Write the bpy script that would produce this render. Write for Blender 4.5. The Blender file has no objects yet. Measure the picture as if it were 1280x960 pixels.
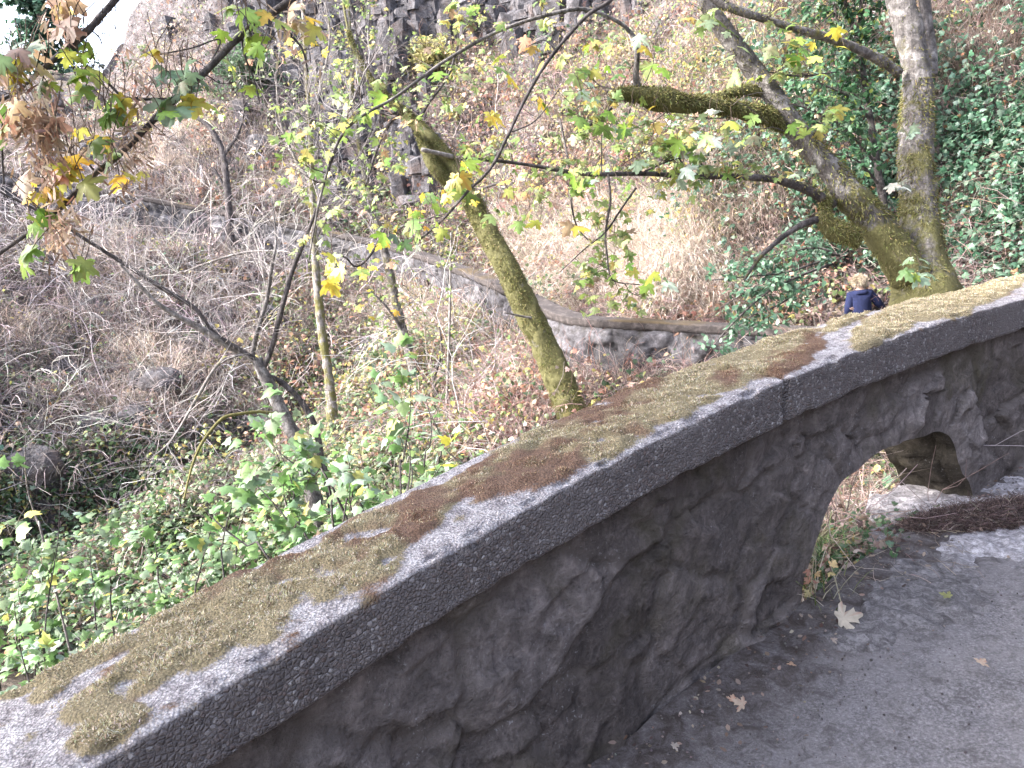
import bpy, bmesh, math, random
import numpy as np
from mathutils import Vector, Matrix

rng = np.random.default_rng(11)
random.seed(5)
rad = math.radians
scene = bpy.context.scene
COL = scene.collection

# ------------------------------------------------------------------ camera
FOC = 980.0                      # focal length in pixels of a 1280 px wide picture
CAM = np.array([0.0, 0.0, 1.6])
RC = np.array((Matrix.Rotation(rad(79), 3, 'X') @ Matrix.Rotation(rad(-5), 3, 'Z')))
cam_d = bpy.data.cameras.new('camera')
cam_d.sensor_width = 36
cam_d.lens = FOC / 1280 * 36
cam_d.clip_start = 0.05
cam_d.clip_end = 500
cam = bpy.data.objects.new('camera', cam_d)
COL.objects.link(cam)
cam.matrix_world = Matrix.Translation(CAM) @ Matrix(RC.tolist()).to_4x4()
scene.camera = cam


def P(px, py, d):
    """World point seen at a picture position, at depth d metres."""
    px, py, d = np.broadcast_arrays(np.asarray(px, float), np.asarray(py, float), np.asarray(d, float))
    c = np.stack([(px - 640) / FOC * d, -(py - 480) / FOC * d, -d], -1)
    return CAM + c @ RC.T


def proj(w):
    c = (np.asarray(w) - CAM) @ RC
    d = -c[..., 2]
    dd = np.where(np.abs(d) < 1e-6, 1e-6, d)
    return 640 + c[..., 0] / dd * FOC, 480 - c[..., 1] / dd * FOC, d


# ------------------------------------------------------------------ noise
def _hash(i, j, k, seed):
    h = (i.astype(np.int64) * 374761393 + j.astype(np.int64) * 668265263 + k.astype(np.int64) * 2147483647 + seed * 974711) & 0xffffffff
    h = ((h ^ (h >> 13)) * 1274126177) & 0xffffffff
    h = ((h ^ (h >> 16)) * 2246822519) & 0xffffffff
    h = h ^ (h >> 15)
    return (h & 0xffffff) / float(0xffffff)


def vnoise(p, scale=1.0, seed=0):
    p = np.asarray(p, float) * scale
    if p.shape[-1] == 2:
        p = np.concatenate([p, np.zeros(p.shape[:-1] + (1,))], -1)
    i = np.floor(p)
    f = p - i
    f = f * f * (3 - 2 * f)
    i = i.astype(np.int64)
    x, y, z = i[..., 0], i[..., 1], i[..., 2]
    r = 0
    for a in (0, 1):
        wa = f[..., 0] if a else 1 - f[..., 0]
        for b in (0, 1):
            wb = f[..., 1] if b else 1 - f[..., 1]
            for c in (0, 1):
                wc = f[..., 2] if c else 1 - f[..., 2]
                r = r + wa * wb * wc * _hash(x + a, y + b, z + c, seed)
    return r * 2 - 1


def fbm(p, scale=1.0, octv=4, seed=0, gain=0.5):
    s, a, n = 0, 1.0, 0
    for o in range(octv):
        s = s + a * vnoise(p, scale * 2 ** o, seed + o * 17)
        n += a
        a *= gain
    return s / n


def sstep(a, b, x):
    t = np.clip((x - a) / (b - a), 0, 1)
    return t * t * (3 - 2 * t)


# ------------------------------------------------------------------ mesh helpers
def mk(name, V, faces, material, parent=None, smooth=True, attrs=None, cols=None, label=None):
    """ONE mesh object from numpy arrays; faces is a list of (n,3) or (n,4) index arrays."""
    V = np.asarray(V, float)
    if parent is not None:
        V = V - np.array(parent.location)
    me = bpy.data.meshes.new(name)
    fl = [np.asarray(f, np.int64) for f in faces if len(f)]
    loops = np.concatenate([f.ravel() for f in fl]) if fl else np.zeros(0, np.int64)
    tot = np.concatenate([np.full(len(f), f.shape[1]) for f in fl]) if fl else np.zeros(0, np.int64)
    start = np.concatenate([[0], np.cumsum(tot)[:-1]]) if len(tot) else tot
    me.vertices.add(len(V))
    me.vertices.foreach_set('co', V.astype(np.float32).ravel())
    me.loops.add(len(loops))
    me.loops.foreach_set('vertex_index', loops.astype(np.int32))
    me.polygons.add(len(tot))
    me.polygons.foreach_set('loop_start', start.astype(np.int32))
    me.polygons.foreach_set('loop_total', tot.astype(np.int32))
    me.update(calc_edges=True)
    me.polygons.foreach_set('use_smooth', np.full(len(tot), smooth, bool))
    if attrs:
        for k, a in attrs.items():
            at = me.attributes.new(k, 'FLOAT', 'POINT')
            at.data.foreach_set('value', np.asarray(a, np.float32))
    if cols is not None:
        at = me.attributes.new('tint', 'FLOAT_COLOR', 'POINT')
        c4 = np.concatenate([np.asarray(cols, np.float32), np.ones((len(V), 1), np.float32)], 1)
        at.data.foreach_set('color', c4.ravel())
    me.validate()
    me.materials.append(material)
    o = bpy.data.objects.new(name, me)
    COL.objects.link(o)
    if parent is not None:
        o.parent = parent
    if label:
        o['label'] = label
    return o


def thing(name, loc, label, cat, group=None):
    o = bpy.data.objects.new(name, None)
    o.empty_display_size = 0.1
    COL.objects.link(o)
    o.location = [float(v) for v in loc]
    o['label'] = label
    o['category'] = cat
    if group:
        o['group'] = group
    return o


def tag(o, label, cat, group=None):
    o['label'] = label
    o['category'] = cat
    if group:
        o['group'] = group
    return o


def kind(o, k):
    o['kind'] = k
    return o


class MB:
    """collects vertex and face arrays into one mesh"""
    def __init__(s):
        s.v, s.q, s.t, s.c, s.n = [], [], [], [], 0

    def add(s, V, Q=None, T=None, C=None):
        V = np.asarray(V, float)
        if Q is not None and len(Q):
            s.q.append(np.asarray(Q) + s.n)
        if T is not None and len(T):
            s.t.append(np.asarray(T) + s.n)
        s.v.append(V)
        if C is not None:
            C = np.asarray(C, float)
            s.c.append(np.broadcast_to(C, (len(V), 3)))
        s.n += len(V)

    def build(s, name, material, parent=None, smooth=True, label=None):
        if not s.v:
            return None
        f = []
        if s.q:
            f.append(np.concatenate(s.q))
        if s.t:
            f.append(np.concatenate(s.t))
        return mk(name, np.concatenate(s.v), f, material, parent, smooth,
                  cols=np.concatenate(s.c) if s.c else None, label=label)


def grid_quads(nu, nv, wrap_v=False):
    i = np.arange(nu - 1)[:, None]
    j = np.arange(nv if wrap_v else nv - 1)[None, :]
    a = i * nv + j
    b = i * nv + (j + 1) % nv
    return np.stack([a, b, b + nv, a + nv], -1).reshape(-1, 4)


def catmull(pts, step):
    """smooth resampling of a polyline with extra columns"""
    pts = np.asarray(pts, float)
    Q = np.vstack([2 * pts[0] - pts[1], pts, 2 * pts[-1] - pts[-2]])
    out = []
    for i in range(1, len(Q) - 2):
        p0, p1, p2, p3 = Q[i - 1], Q[i], Q[i + 1], Q[i + 2]
        n = max(2, int(np.linalg.norm((p2 - p1)[:3]) / step))
        t = np.linspace(0, 1, n, endpoint=False)[:, None]
        out.append(0.5 * (2 * p1 + (p2 - p0) * t + (2 * p0 - 5 * p1 + 4 * p2 - p3) * t ** 2 + (3 * p1 - p0 - 3 * p2 + p3) * t ** 3))
    out.append(pts[-1:])
    return np.concatenate(out)


def norm(v):
    return v / np.maximum(np.linalg.norm(v, axis=-1, keepdims=True), 1e-9)


def tube(path, r, sides=8, bump=0.0, bscale=8.0, seed=0, cap=True):
    path = np.asarray(path, float)
    r = np.asarray(r, float)
    n = len(path)
    T = norm(np.gradient(path, axis=0))
    N = np.zeros((n, 3))
    ref = np.array([1, 0, 0]) if abs(T[0][0]) < 0.8 else np.array([0, 1, 0])
    N[0] = norm(ref - T[0] * (ref @ T[0]))
    for i in range(1, n):
        v = N[i - 1] - T[i] * (N[i - 1] @ T[i])
        N[i] = norm(v)
    B = np.cross(T, N)
    a = np.linspace(0, 2 * np.pi, sides, endpoint=False)
    rr = r[:, None] * np.ones((1, sides))
    ring = N[:, None, :] * np.cos(a)[None, :, None] + B[:, None, :] * np.sin(a)[None, :, None]
    V = path[:, None, :] + ring * rr[..., None]
    if bump:
        d = fbm(V, bscale, 3, seed)
        V = V + ring * (rr * bump * d)[..., None]
    V = V.reshape(-1, 3)
    Q = grid_quads(n, sides, True)
    T3 = []
    if cap:
        V = np.vstack([V, path[:1], path[-1:]])
        m = n * sides
        j = np.arange(sides)
        T3 = np.concatenate([np.stack([np.full(sides, m), (j + 1) % sides, j], 1),
                             np.stack([np.full(sides, m + 1), (n - 1) * sides + j, (n - 1) * sides + (j + 1) % sides], 1)])
    return V, Q, T3


def rand_unit(n):
    return norm(rng.normal(size=(n, 3)))


def twigs(base, dirs, L, r, wander=0.35, droop=0.0, seg=5, sides=3, tip=0.25):
    """N curved tapering twigs at once; returns V, Q and the centre lines (N, seg+1, 3)"""
    N = len(base)
    L = np.broadcast_to(L, (N,))
    r = np.broadcast_to(r, (N,))
    pts = np.zeros((N, seg + 1, 3))
    pts[:, 0] = base
    d = norm(np.asarray(dirs, float))
    for k in range(seg):
        d = norm(d + rng.normal(size=(N, 3)) * wander * 0.5 + np.array([0, 0, -droop]))
        pts[:, k + 1] = pts[:, k] + d * (L / seg)[:, None]
    Tn = norm(np.gradient(pts, axis=1))
    ref = np.where(np.abs(Tn[..., 2:3]) < 0.8, np.array([0, 0, 1.0]), np.array([1.0, 0, 0]))
    A = norm(np.cross(Tn, ref))
    B = np.cross(Tn, A)
    a = np.linspace(0, 2 * np.pi, sides, endpoint=False)
    tp = np.linspace(1, tip, seg + 1)
    rr = r[:, None] * tp[None]
    V = pts[:, :, None, :] + (A[:, :, None, :] * np.cos(a)[None, None, :, None] + B[:, :, None, :] * np.sin(a)[None, None, :, None]) * rr[:, :, None, None]
    q = grid_quads(seg + 1, sides, True)
    Q = (np.arange(N) * (seg + 1) * sides)[:, None, None] + q[None]
    return V.reshape(-1, 3), Q.reshape(-1, 4), pts


def blades(base, az, lean, bend, L, w, cols, tipcols=None, gravity=None):
    """N curved grass blades (two quads and a tip)"""
    N = len(base)
    L = np.broadcast_to(L, (N,)); w = np.broadcast_to(w, (N,)); lean = np.broadcast_to(lean, (N,)); bend = np.broadcast_to(bend, (N,))
    h = np.stack([np.cos(az), np.sin(az), np.zeros(N)], 1)
    side = np.stack([-np.sin(az), np.cos(az), np.zeros(N)], 1)
    tw = rng.uniform(-1, 1, N)[:, None]
    side = norm(side + h * tw * 0.8)
    p = base.copy()
    rows = [p]
    for k in range(3):
        th = lean + bend * (k + 0.5) / 3
        p = p + (h * np.sin(th)[:, None] + np.array([0, 0, 1]) * np.cos(th)[:, None]) * (L / 3)[:, None]
        rows.append(p)
    V = np.stack([rows[0] - side * (w * .5)[:, None], rows[0] + side * (w * .5)[:, None],
                  rows[1] - side * (w * .45)[:, None], rows[1] + side * (w * .45)[:, None],
                  rows[2] - side * (w * .3)[:, None], rows[2] + side * (w * .3)[:, None], rows[3]], 1)
    o = (np.arange(N) * 7)[:, None]
    Q = np.concatenate([o + np.array([[0, 1, 3, 2]]), o + np.array([[2, 3, 5, 4]])])
    T = o + np.array([[4, 5, 6]])
    C = np.repeat(cols[:, None, :], 7, 1)
    if tipcols is not None:
        f = np.array([0, 0, .35, .35, .7, .7, 1])[None, :, None]
        C = C * (1 - f) + tipcols[:, None, :] * f
    return V.reshape(-1, 3), Q, T, C.reshape(-1, 3)


# leaf outlines: x across, y from the stalk to the tip, z up
def _maple():
    half = [(0.05, -.02), (.26, -.10), (.40, -.02), (.33, .10), (.66, .22), (.78, .42), (.60, .40), (.52, .52), (.24, .36),
            (.30, .62), (.38, .78), (.18, .78), (.10, 1.0)]
    out = half + [(0, 1.06)] + [(-x, y) for x, y in half[::-1]]
    V = [(0, .22, 0.03)] + [(x, y, -.35 * abs(x) ** 1.6 - .12 * max(0, y - .3) ** 1.5) for x, y in out]
    n = len(out)
    T = [(0, i + 1, (i + 1) % n + 1) for i in range(n)]
    return np.array(V), None, np.array(T)


def _simple():
    V = np.array([(0, 0, 0), (.3, .3, -.06), (.24, .7, -.1), (0, 1, -.12), (-.24, .7, -.1), (-.3, .3, -.06)])
    return V, np.array([(0, 1, 2, 3), (0, 3, 4, 5)]), None


def _lobed():
    half = [(.22, .0), (.48, .18), (.36, .32), (.44, .55), (.2, .6)]
    out = [(0, .06)] + half + [(0, 1.0)] + [(-x, y) for x, y in half[::-1]]
    V = [(0, .35, .03)] + [(x, y, -.25 * abs(x) - .1 * y * y) for x, y in out]
    n = len(out)
    return np.array(V), None, np.array([(0, i + 1, (i + 1) % n + 1) for i in range(n)])


def _key():
    V = np.array([(0, 0, 0), (.06, .05, 0), (.16, .5, .02), (.13, .95, 0), (.0, 1.0, 0), (-.04, .5, -.01)])
    return V, np.array([(0, 1, 2, 5), (5, 2, 3, 4)]), None


LEAF = {'maple': _maple(), 'simple': _simple(), 'lobed': _lobed(), 'key': _key()}


def leaves(mb, kind_, pos, ydir, nrm, size, cols, curl=0.3):
    """adds N leaves to mb: pos (N,3), ydir tip direction, nrm rough normal"""
    V, Q, T = LEAF[kind_]
    N = len(pos)
    if N == 0:
        return
    y = norm(np.asarray(ydir, float))
    z = np.asarray(nrm, float)
    z = norm(z - y * (z * y).sum(1, keepdims=True))
    x = np.cross(y, z)
    size = np.broadcast_to(size, (N,))
    cz = (1 + rng.normal(size=N) * curl)[:, None]
    W = pos[:, None] + (V[None, :, :1] * x[:, None] + V[None, :, 1:2] * y[:, None] + (V[None, :, 2] * cz)[..., None] * z[:, None]) * size[:, None, None]
    k = len(V)
    o = (np.arange(N) * k)[:, None, None]
    C = np.repeat(np.asarray(cols, float)[:, None, :], k, 1)
    C = C * (1 + rng.normal(size=(N, k, 1)) * (.16 if k > 8 else .05))
    if kind_ == 'maple':
        C[:, 0] *= 1.15
        brown = (rng.random((N, k)) < .10)[..., None]
        C = np.where(brown, C * np.array([.9, .62, .6]), C)
    C = np.clip(C, .004, .9)
    mb.add(W.reshape(-1, 3), (o + Q[None]).reshape(-1, Q.shape[1]) if Q is not None else None,
           (o + T[None]).reshape(-1, 3) if T is not None else None, C.reshape(-1, 3))


def pick(pal, n, var=0.15):
    """n random colours from a palette of (weight, r, g, b)"""
    pal = np.array(pal, float)
    w = pal[:, 0] / pal[:, 0].sum()
    c = pal[rng.choice(len(pal), n, p=w), 1:]
    return np.clip(c * (1 + rng.normal(size=(n, 1)) * var) * (1 + rng.normal(size=(n, 3)) * var * .3), 0.005, 0.95)


# ------------------------------------------------------------------ materials
def new_mat(name):
    m = bpy.data.materials.new(name)
    m.use_nodes = True
    nt = m.node_tree
    b = nt.nodes['Principled BSDF']
    b.inputs['Roughness'].default_value = 0.85
    b.inputs['Specular IOR Level'].default_value = 0.25
    return m, nt, b


def N_(nt, typ, ins=None, **kw):
    n = nt.nodes.new(typ)
    for k, v in kw.items():
        setattr(n, k, v)
    for k, v in (ins or {}).items():
        if isinstance(v, bpy.types.NodeSocket):
            nt.links.new(v, n.inputs[k])
        else:
            n.inputs[k].default_value = v
    return n


def noise_n(nt, vec, scale, detail=6, rough=0.6, dist=0.0):
    return N_(nt, 'ShaderNodeTexNoise', {'Vector': vec, 'Scale': scale, 'Detail': detail, 'Roughness': rough, 'Distortion': dist}).outputs['Fac']


def ramp(nt, fac, stops):
    n = N_(nt, 'ShaderNodeValToRGB', {'Fac': fac})
    e = n.color_ramp.elements
    while len(e) < len(stops):
        e.new(0.5)
    for el, (p, c) in zip(e, stops):
        el.position = p
        el.color = (c[0], c[1], c[2], 1) if not isinstance(c, (int, float)) else (c, c, c, 1)
    return n.outputs['Color']


def mixc(nt, fac, a, b, mode='MIX'):
    n = N_(nt, 'ShaderNodeMix', data_type='RGBA', blend_type=mode)
    for s, v in ((n.inputs[0], fac), (n.inputs[6], a), (n.inputs[7], b)):
        if isinstance(v, bpy.types.NodeSocket):
            nt.links.new(v, s)
        else:
            s.default_value = v if isinstance(v, (int, float)) else (*v, 1)
    return n.outputs[2]


def attr(nt, name, out='Fac'):
    return N_(nt, 'ShaderNodeAttribute', attribute_name=name).outputs[out]


def opos(nt):
    return N_(nt, 'ShaderNodeNewGeometry').outputs['Position']


def math_n(nt, op, a, b=0.0):
    n = N_(nt, 'ShaderNodeMath', operation=op)
    for s, v in zip(n.inputs, (a, b)):
        if isinstance(v, bpy.types.NodeSocket):
            nt.links.new(v, s)
        else:
            s.default_value = v
    return n.outputs[0]


def bump_to(nt, b, h, strength=0.5, dist=0.02):
    n = N_(nt, 'ShaderNodeBump', {'Height': h, 'Strength': strength, 'Distance': dist})
    nt.links.new(n.outputs['Normal'], b.inputs['Normal'])


def mat_tint(name, trans=0.0, rough=0.8, nscale=60, amt=0.35, spec=0.25):
    """colour from the mesh's per-leaf tint, broken up by noise; trans = share of light let through"""
    m, nt, b = new_mat(name)
    c = attr(nt, 'tint', 'Color')
    nz = noise_n(nt, opos(nt), nscale, 3)
    c2 = mixc(nt, 1.0, c, ramp(nt, nz, [(.3, 1 - amt), (.7, 1 + 0 * amt)]), 'MULTIPLY')
    nt.links.new(c2, b.inputs['Base Color'])
    b.inputs['Roughness'].default_value = rough
    b.inputs['Specular IOR Level'].default_value = spec
    if trans:
        out = nt.nodes['Material Output']
        t = N_(nt, 'ShaderNodeBsdfTranslucent', {'Color': c2})
        mx = N_(nt, 'ShaderNodeMixShader', {'Fac': trans, 1: b.outputs[0], 2: t.outputs[0]})
        nt.links.new(mx.outputs[0], out.inputs['Surface'])
    return m


M_LEAF = mat_tint('leaf', 0.45, 0.5, 40, 0.25, 0.5)
M_GRASS = mat_tint('dry_blade', 0.25, 0.8, 30, 0.25)
M_TWIG = mat_tint('twig_bark', 0.0, 0.85, 45, 0.45)
M_MOSS = mat_tint('moss_strand', 0.15, 0.9, 90, 0.3, 0.1)
# ------------------------------------------------------------------ the wall line: near parapet, bend, far wall
_apx = np.array([-60, 121, 271, 400, 530, 690, 850, 967, 1078, 1186, 1280], float)
_apy = np.array([1062, 960, 858, 789, 706, 617, 535, 481, 434, 399, 374], float)
_ainv = np.array([.86, .79, .72, .665, .605, .532, .46, .412, .367, .33, .297])
_cy = np.polyfit(_apx, _apy, 4)
_ci = np.polyfit(_apx, _ainv, 2)
_px = np.linspace(-60, 1290, 28)
NEAR = P(_px, np.polyval(_cy, _px), 1 / np.polyval(_ci, _px))
_t0 = NEAR[0] - NEAR[2]
_t0 = _t0 / np.linalg.norm(_t0)
BACK = np.array([NEAR[0] + _t0 * k for k in (26, 16, 9, 5, 2.5, 1.2, .5)])
_t1 = NEAR[-1] - NEAR[-4]
_t1 /= np.linalg.norm(_t1)
NX = NEAR[-1] + _t1 * 0.9
BEND = np.array([NX, [4.05, 5.5, .92], [4.85, 6.9, .62], [5.25, 8.6, .36], [5.0, 10.1, .1], [4.5, 10.75, -.08]])
_fp = np.array([(1000, 406, 11.2), (930, 404, 11.5), (850, 400, 11.9), (742, 394, 12.5), (704, 383, 13.4), (665, 364, 15),
                (600, 338, 17.3), (520, 311, 19.5), (430, 291, 20.6), (290, 265, 21.2), (150, 240, 21.3), (0, 215, 20.8)])
FAR = P(_fp[:, 0], _fp[:, 1], _fp[:, 2])
FEND = np.array([[-18, 19.4, 4.8], [-26, 18.5, 5.4], [-40, 17, 6.2]])
LINE = catmull(np.vstack([BACK, NEAR, BEND, FAR, FEND]), 0.02)
LS = np.concatenate([[0], np.cumsum(np.linalg.norm(np.diff(LINE[:, :2], axis=0), axis=1))])


def _s_of(p):
    return LS[np.argmin(np.linalg.norm(LINE - p, axis=1))]


S_OFF = _s_of(NEAR[0])
LS = LS - S_OFF
S_END = _s_of(NX)
S_FAR0 = _s_of(FAR[0])
S_FAREND = _s_of(FEND[0])
_k = np.ones(41) / 41


def _smooth(a):
    return np.convolve(np.pad(a, 20, mode='edge'), _k, 'valid')


_su = np.arange(LS[0], LS[-1], 0.02)
LX, LY, LZ = [_smooth(np.interp(_su, LS, LINE[:, i])) for i in range(3)]
_tx, _ty = np.gradient(LX), np.gradient(LY)
_l = np.hypot(_tx, _ty)
LTX, LTY = _tx / _l, _ty / _l
LH = 0.86 - 0.2 * sstep(S_END + 3, S_FAR0, _su) + .2 * sstep(S_FAR0 + 6, S_FAR0 + 12, _su)   # wall height above the path


def line_at(s):
    """arris point, normal towards the ravine, height"""
    g = lambda a: np.interp(s, _su, a)
    return np.stack([g(LX), g(LY), g(LZ)], -1), np.stack([-g(LTY), g(LTX), 0 * s], -1), g(LH)


def s_px(px):
    """station of the near wall whose top edge stands at picture column px"""
    s = np.linspace(0, S_END, 900)
    p, n, h = line_at(s)
    return float(np.interp(px, proj(p)[0], s))


# ------------------------------------------------------------------ terrain
GX0, GX1, GY0, GY1, GD = -46.0, 34.0, -14.0, 66.0, 0.2
gx = np.arange(GX0, GX1, GD)
gy = np.arange(GY0, GY1, GD)
XX, YY = np.meshgrid(gx, gy, indexing='ij')


def nearest(i0, i1, X, Y):
    idx = np.arange(i0, i1, 18)
    lx, ly = LX[idx], LY[idx]
    best = np.full(X.shape, 1e9)
    bi = np.zeros(X.shape, int)
    for k, i in enumerate(idx):
        d = (X - lx[k]) ** 2 + (Y - ly[k]) ** 2
        m = d < best
        best[m] = d[m]
        bi[m] = i
    dx, dy = X - LX[bi], Y - LY[bi]
    side = -LTY[bi] * dx + LTX[bi] * dy
    return np.abs(side) * 0 + np.sqrt(best), side, bi


i_split = int(np.searchsorted(_su, S_END + 3.2))
dn, sdn, bn = nearest(0, i_split, XX, YY)
df, sdf, bf = nearest(i_split, len(_su), XX, YY)
nearer = dn < df
side = np.where(nearer, sdn, sdf)
inside = side > 0
zpn = LZ[bn] - LH[bn]
zpf = LZ[bf] - LH[bf]
P2 = np.stack([XX, YY], -1)
n_big = fbm(P2, 0.16, 4, 3)
n_mid = fbm(P2, 0.55, 4, 9)
n_sml = fbm(P2, 1.7, 3, 21)
# ravine
hn = zpn - 0.35 - 0.62 * np.maximum(dn - .4, 0)
hf = zpf + 0.14 - (0.43 + .06 * n_big) * np.maximum(df - .4, 0)
floor = -2.7 + 0.10 * np.clip(XX + 6, -12, 8) + .25 * n_big
k = 0.8


def smax(a, b):
    m = np.maximum(a, b)
    return m + k * np.log(np.exp((a - m) / k) + np.exp((b - m) / k)) - k * .3


zin = smax(smax(hn, hf), floor)
zin = np.minimum(zin, np.where(dn < 3, zpn - .15, 1e3))
# outside: path, then the hillside
d_out = np.where(nearer, dn, df)
wpath = 2.3 - 1.1 * sstep(S_END + 4, S_FAR0 + 1, _su[np.where(nearer, bn, bf)])
zp = np.where(nearer, zpn, zpf)
ang = XX / np.maximum(YY, 1.0)
slope_far = 0.67 + 0.51 * sstep(-.47, -.28, ang)
slope_far = slope_far + .1 * sstep(.2, .5, ang)
u = np.maximum(d_out - wpath, 0)
rise_far = slope_far * 15 * (1 - np.exp(-u / 15 * 1.05)) + .25 * slope_far * u * sstep(-.48, -.3, ang)
rise_far = np.where(ang < -.40, np.minimum(rise_far, 9.7 + 0 * u), rise_far)
rise_near = 1.25 * 9 * (1 - np.exp(-u / 9))
rise = np.where(nearer & (YY < 7), rise_near, rise_far)
bank = sstep(-.1, 1.7, d_out - wpath)
# rock steps high on the slope
stp = n_big * 3 + u * .32
step = (np.floor(stp) + sstep(.55, .95, stp - np.floor(stp))) - stp
zout = zp - .10 + rise + bank * (n_mid * .95 + n_sml * .38 + step * 1.0 * sstep(3, 8, u))
H = np.where(inside, zin + (n_mid * 1.0 + n_sml * .3) * sstep(.5, 2.0, d_out), zout)
# soften everything except the path edge
Hs = H.copy()
for _ in range(2):
    Hs[1:-1, 1:-1] = (Hs[1:-1, 1:-1] * 2 + Hs[:-2, 1:-1] + Hs[2:, 1:-1] + Hs[1:-1, :-2] + Hs[1:-1, 2:]) / 6
H = np.where((~inside) & (d_out < wpath), H, Hs)
path_zone = (~inside) & (d_out < wpath + .15)
H = np.where(path_zone, np.minimum(H, zp - .08), H)
H = np.where(inside & (d_out < .5), np.minimum(H, zp - .17), H)
# the bank rises to the sill of the drain hole
_sa = (s_px(1006) + s_px(1232)) / 2 + .03
_lat = np.abs(_su[bn] - _sa)
_tgt = zpn - .10 - .42 * np.maximum(dn - .15, 0) - 1.2 * np.maximum(_lat - .65, 0) + .05 * n_sml
H = np.where(inside & nearer & (dn > .1) & (dn < 2.6), np.maximum(H, np.minimum(_tgt, zpn - .10)), H)
DOUT = np.where(inside, -d_out, d_out)


def grid_at(A, x, y):
    fx = np.clip((np.asarray(x) - GX0) / GD, 0, len(gx) - 1.001)
    fy = np.clip((np.asarray(y) - GY0) / GD, 0, len(gy) - 1.001)
    i, j = fx.astype(int), fy.astype(int)
    a, b = fx - i, fy - j
    return A[i, j] * (1 - a) * (1 - b) + A[i + 1, j] * a * (1 - b) + A[i, j + 1] * (1 - a) * b + A[i + 1, j + 1] * a * b


def ground(x, y):
    return grid_at(H, x, y)


HGX, HGY = np.gradient(H, GD)


def ground_n(x, y):
    n = np.stack([-grid_at(HGX, x, y), -grid_at(HGY, x, y), np.ones(np.shape(x))], -1)
    return norm(n)


def cast(px, py, dmin=3.0, dmax=58.0, steps=420):
    """where the view ray through a picture position meets the ground; depth, nan when it meets none"""
    px = np.asarray(px, float); py = np.asarray(py, float)
    c = np.stack([(px - 640) / FOC, -(py - 480) / FOC, -np.ones_like(px)], -1) @ RC.T
    ds = dmin * (dmax / dmin) ** np.linspace(0, 1, steps)
    out = np.full(px.shape, np.nan)
    prev = None
    for d in ds:
        w = CAM + c * d
        gap = w[..., 2] - ground(w[..., 0], w[..., 1])
        hit = (gap < 0) & np.isnan(out)
        if prev is not None and hit.any():
            t = pg[hit] / np.maximum(pg[hit] - gap[hit], 1e-6)
            out[hit] = prev + (d - prev) * t
        prev, pg = d, gap
    return out


m, nt, b = new_mat('soil')
pos = opos(nt)
big = noise_n(nt, pos, 0.5, 5, .6)
fine = noise_n(nt, pos, 9, 6, .75, .6)
c1 = ramp(nt, fine, [(.32, (.03, .024, .023)), (.46, (.085, .066, .06)), (.58, (.17, .135, .12)), (.72, (.32, .26, .23))])
c2 = ramp(nt, fine, [(.30, (.03, .027, .02)), (.5, (.10, .085, .055)), (.7, (.20, .17, .12))])
rock = ramp(nt, noise_n(nt, pos, 3.5, 8, .7), [(.3, (.028, .025, .027)), (.5, (.085, .077, .08)), (.7, (.20, .185, .19))])
nz = N_(nt, 'ShaderNodeSeparateXYZ', {0: N_(nt, 'ShaderNodeNewGeometry').outputs['True Normal']}).outputs['Z']
steep = ramp(nt, math_n(nt, 'ADD', nz, math_n(nt, 'MULTIPLY', big, .3)), [(.70, 1.0), (.86, 0.0)])
nt.links.new(mixc(nt, steep, mixc(nt, big, c2, c1), rock), b.inputs['Base Color'])
bump_to(nt, b, fine, 1.0, 0.12)
M_SOIL = m
V = np.stack([XX, YY, H], -1).reshape(-1, 3)
hill = mk('hillside', V, [grid_quads(len(gx), len(gy))], M_SOIL)
kind(hill, 'structure')

# ------------------------------------------------------------------ the asphalt path, the concrete apron in the arch
S_A = (s_px(1006) + s_px(1232)) / 2 + .03          # arch middle
A_W = (s_px(1232) - s_px(1006)) / 2 + .0
A_H = 0.44


def strip(s0, s1, ds, off, zfun):
    s = np.arange(s0, s1, ds)
    p, n, h = line_at(s)
    S, O = np.meshgrid(s, off, indexing='ij')
    W = p[:, None, :] + n[:, None, :] * O[..., None]
    W[..., 2] = (p[:, 2] - h)[:, None] + zfun(S, O, W)
    return W, S, O


m, nt, b = new_mat('asphalt')
pos = opos(nt)
g = noise_n(nt, pos, 110, 5, .85)
g2 = noise_n(nt, pos, 2.2, 6, .65, .4)
g3 = noise_n(nt, pos, 16, 6, .72, .6)
base = ramp(nt, g, [(.34, (.07, .065, .066)), (.5, (.155, .147, .152)), (.62, (.30, .288, .295))])
dirt = mixc(nt, ramp(nt, g2, [(.38, 0.0), (.7, .75)]), base, (.25, .235, .235))
dirt2 = mixc(nt, ramp(nt, g3, [(.5, 0.0), (.66, .7)]), dirt, (.07, .063, .062))
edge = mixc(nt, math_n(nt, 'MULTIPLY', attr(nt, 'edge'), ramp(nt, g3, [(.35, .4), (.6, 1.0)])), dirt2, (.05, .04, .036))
nt.links.new(edge, b.inputs['Base Color'])
hh = math_n(nt, 'ADD', math_n(nt, 'MULTIPLY', g, .35), math_n(nt, 'MULTIPLY', g3, .9))
bump_to(nt, b, hh, .9, 0.02)
b.inputs['Roughness'].default_value = .8
M_ASPH = m
off = np.concatenate([np.arange(-2.9, -1.2, .1), np.arange(-1.2, .07, .03)])
W, S, O = strip(-3, S_END + 3.0, .03, off, lambda S, O, W: .012 * fbm(W[..., :2], 1.5, 3, 5) + .008 * fbm(W[..., :2], 9, 3, 6) + .05 * sstep(-.25, .06, O) * (.5 + .5 * fbm(W[..., :2], 5, 3, 8)) - .5 * sstep(-2.5, -2.9, O))
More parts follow.
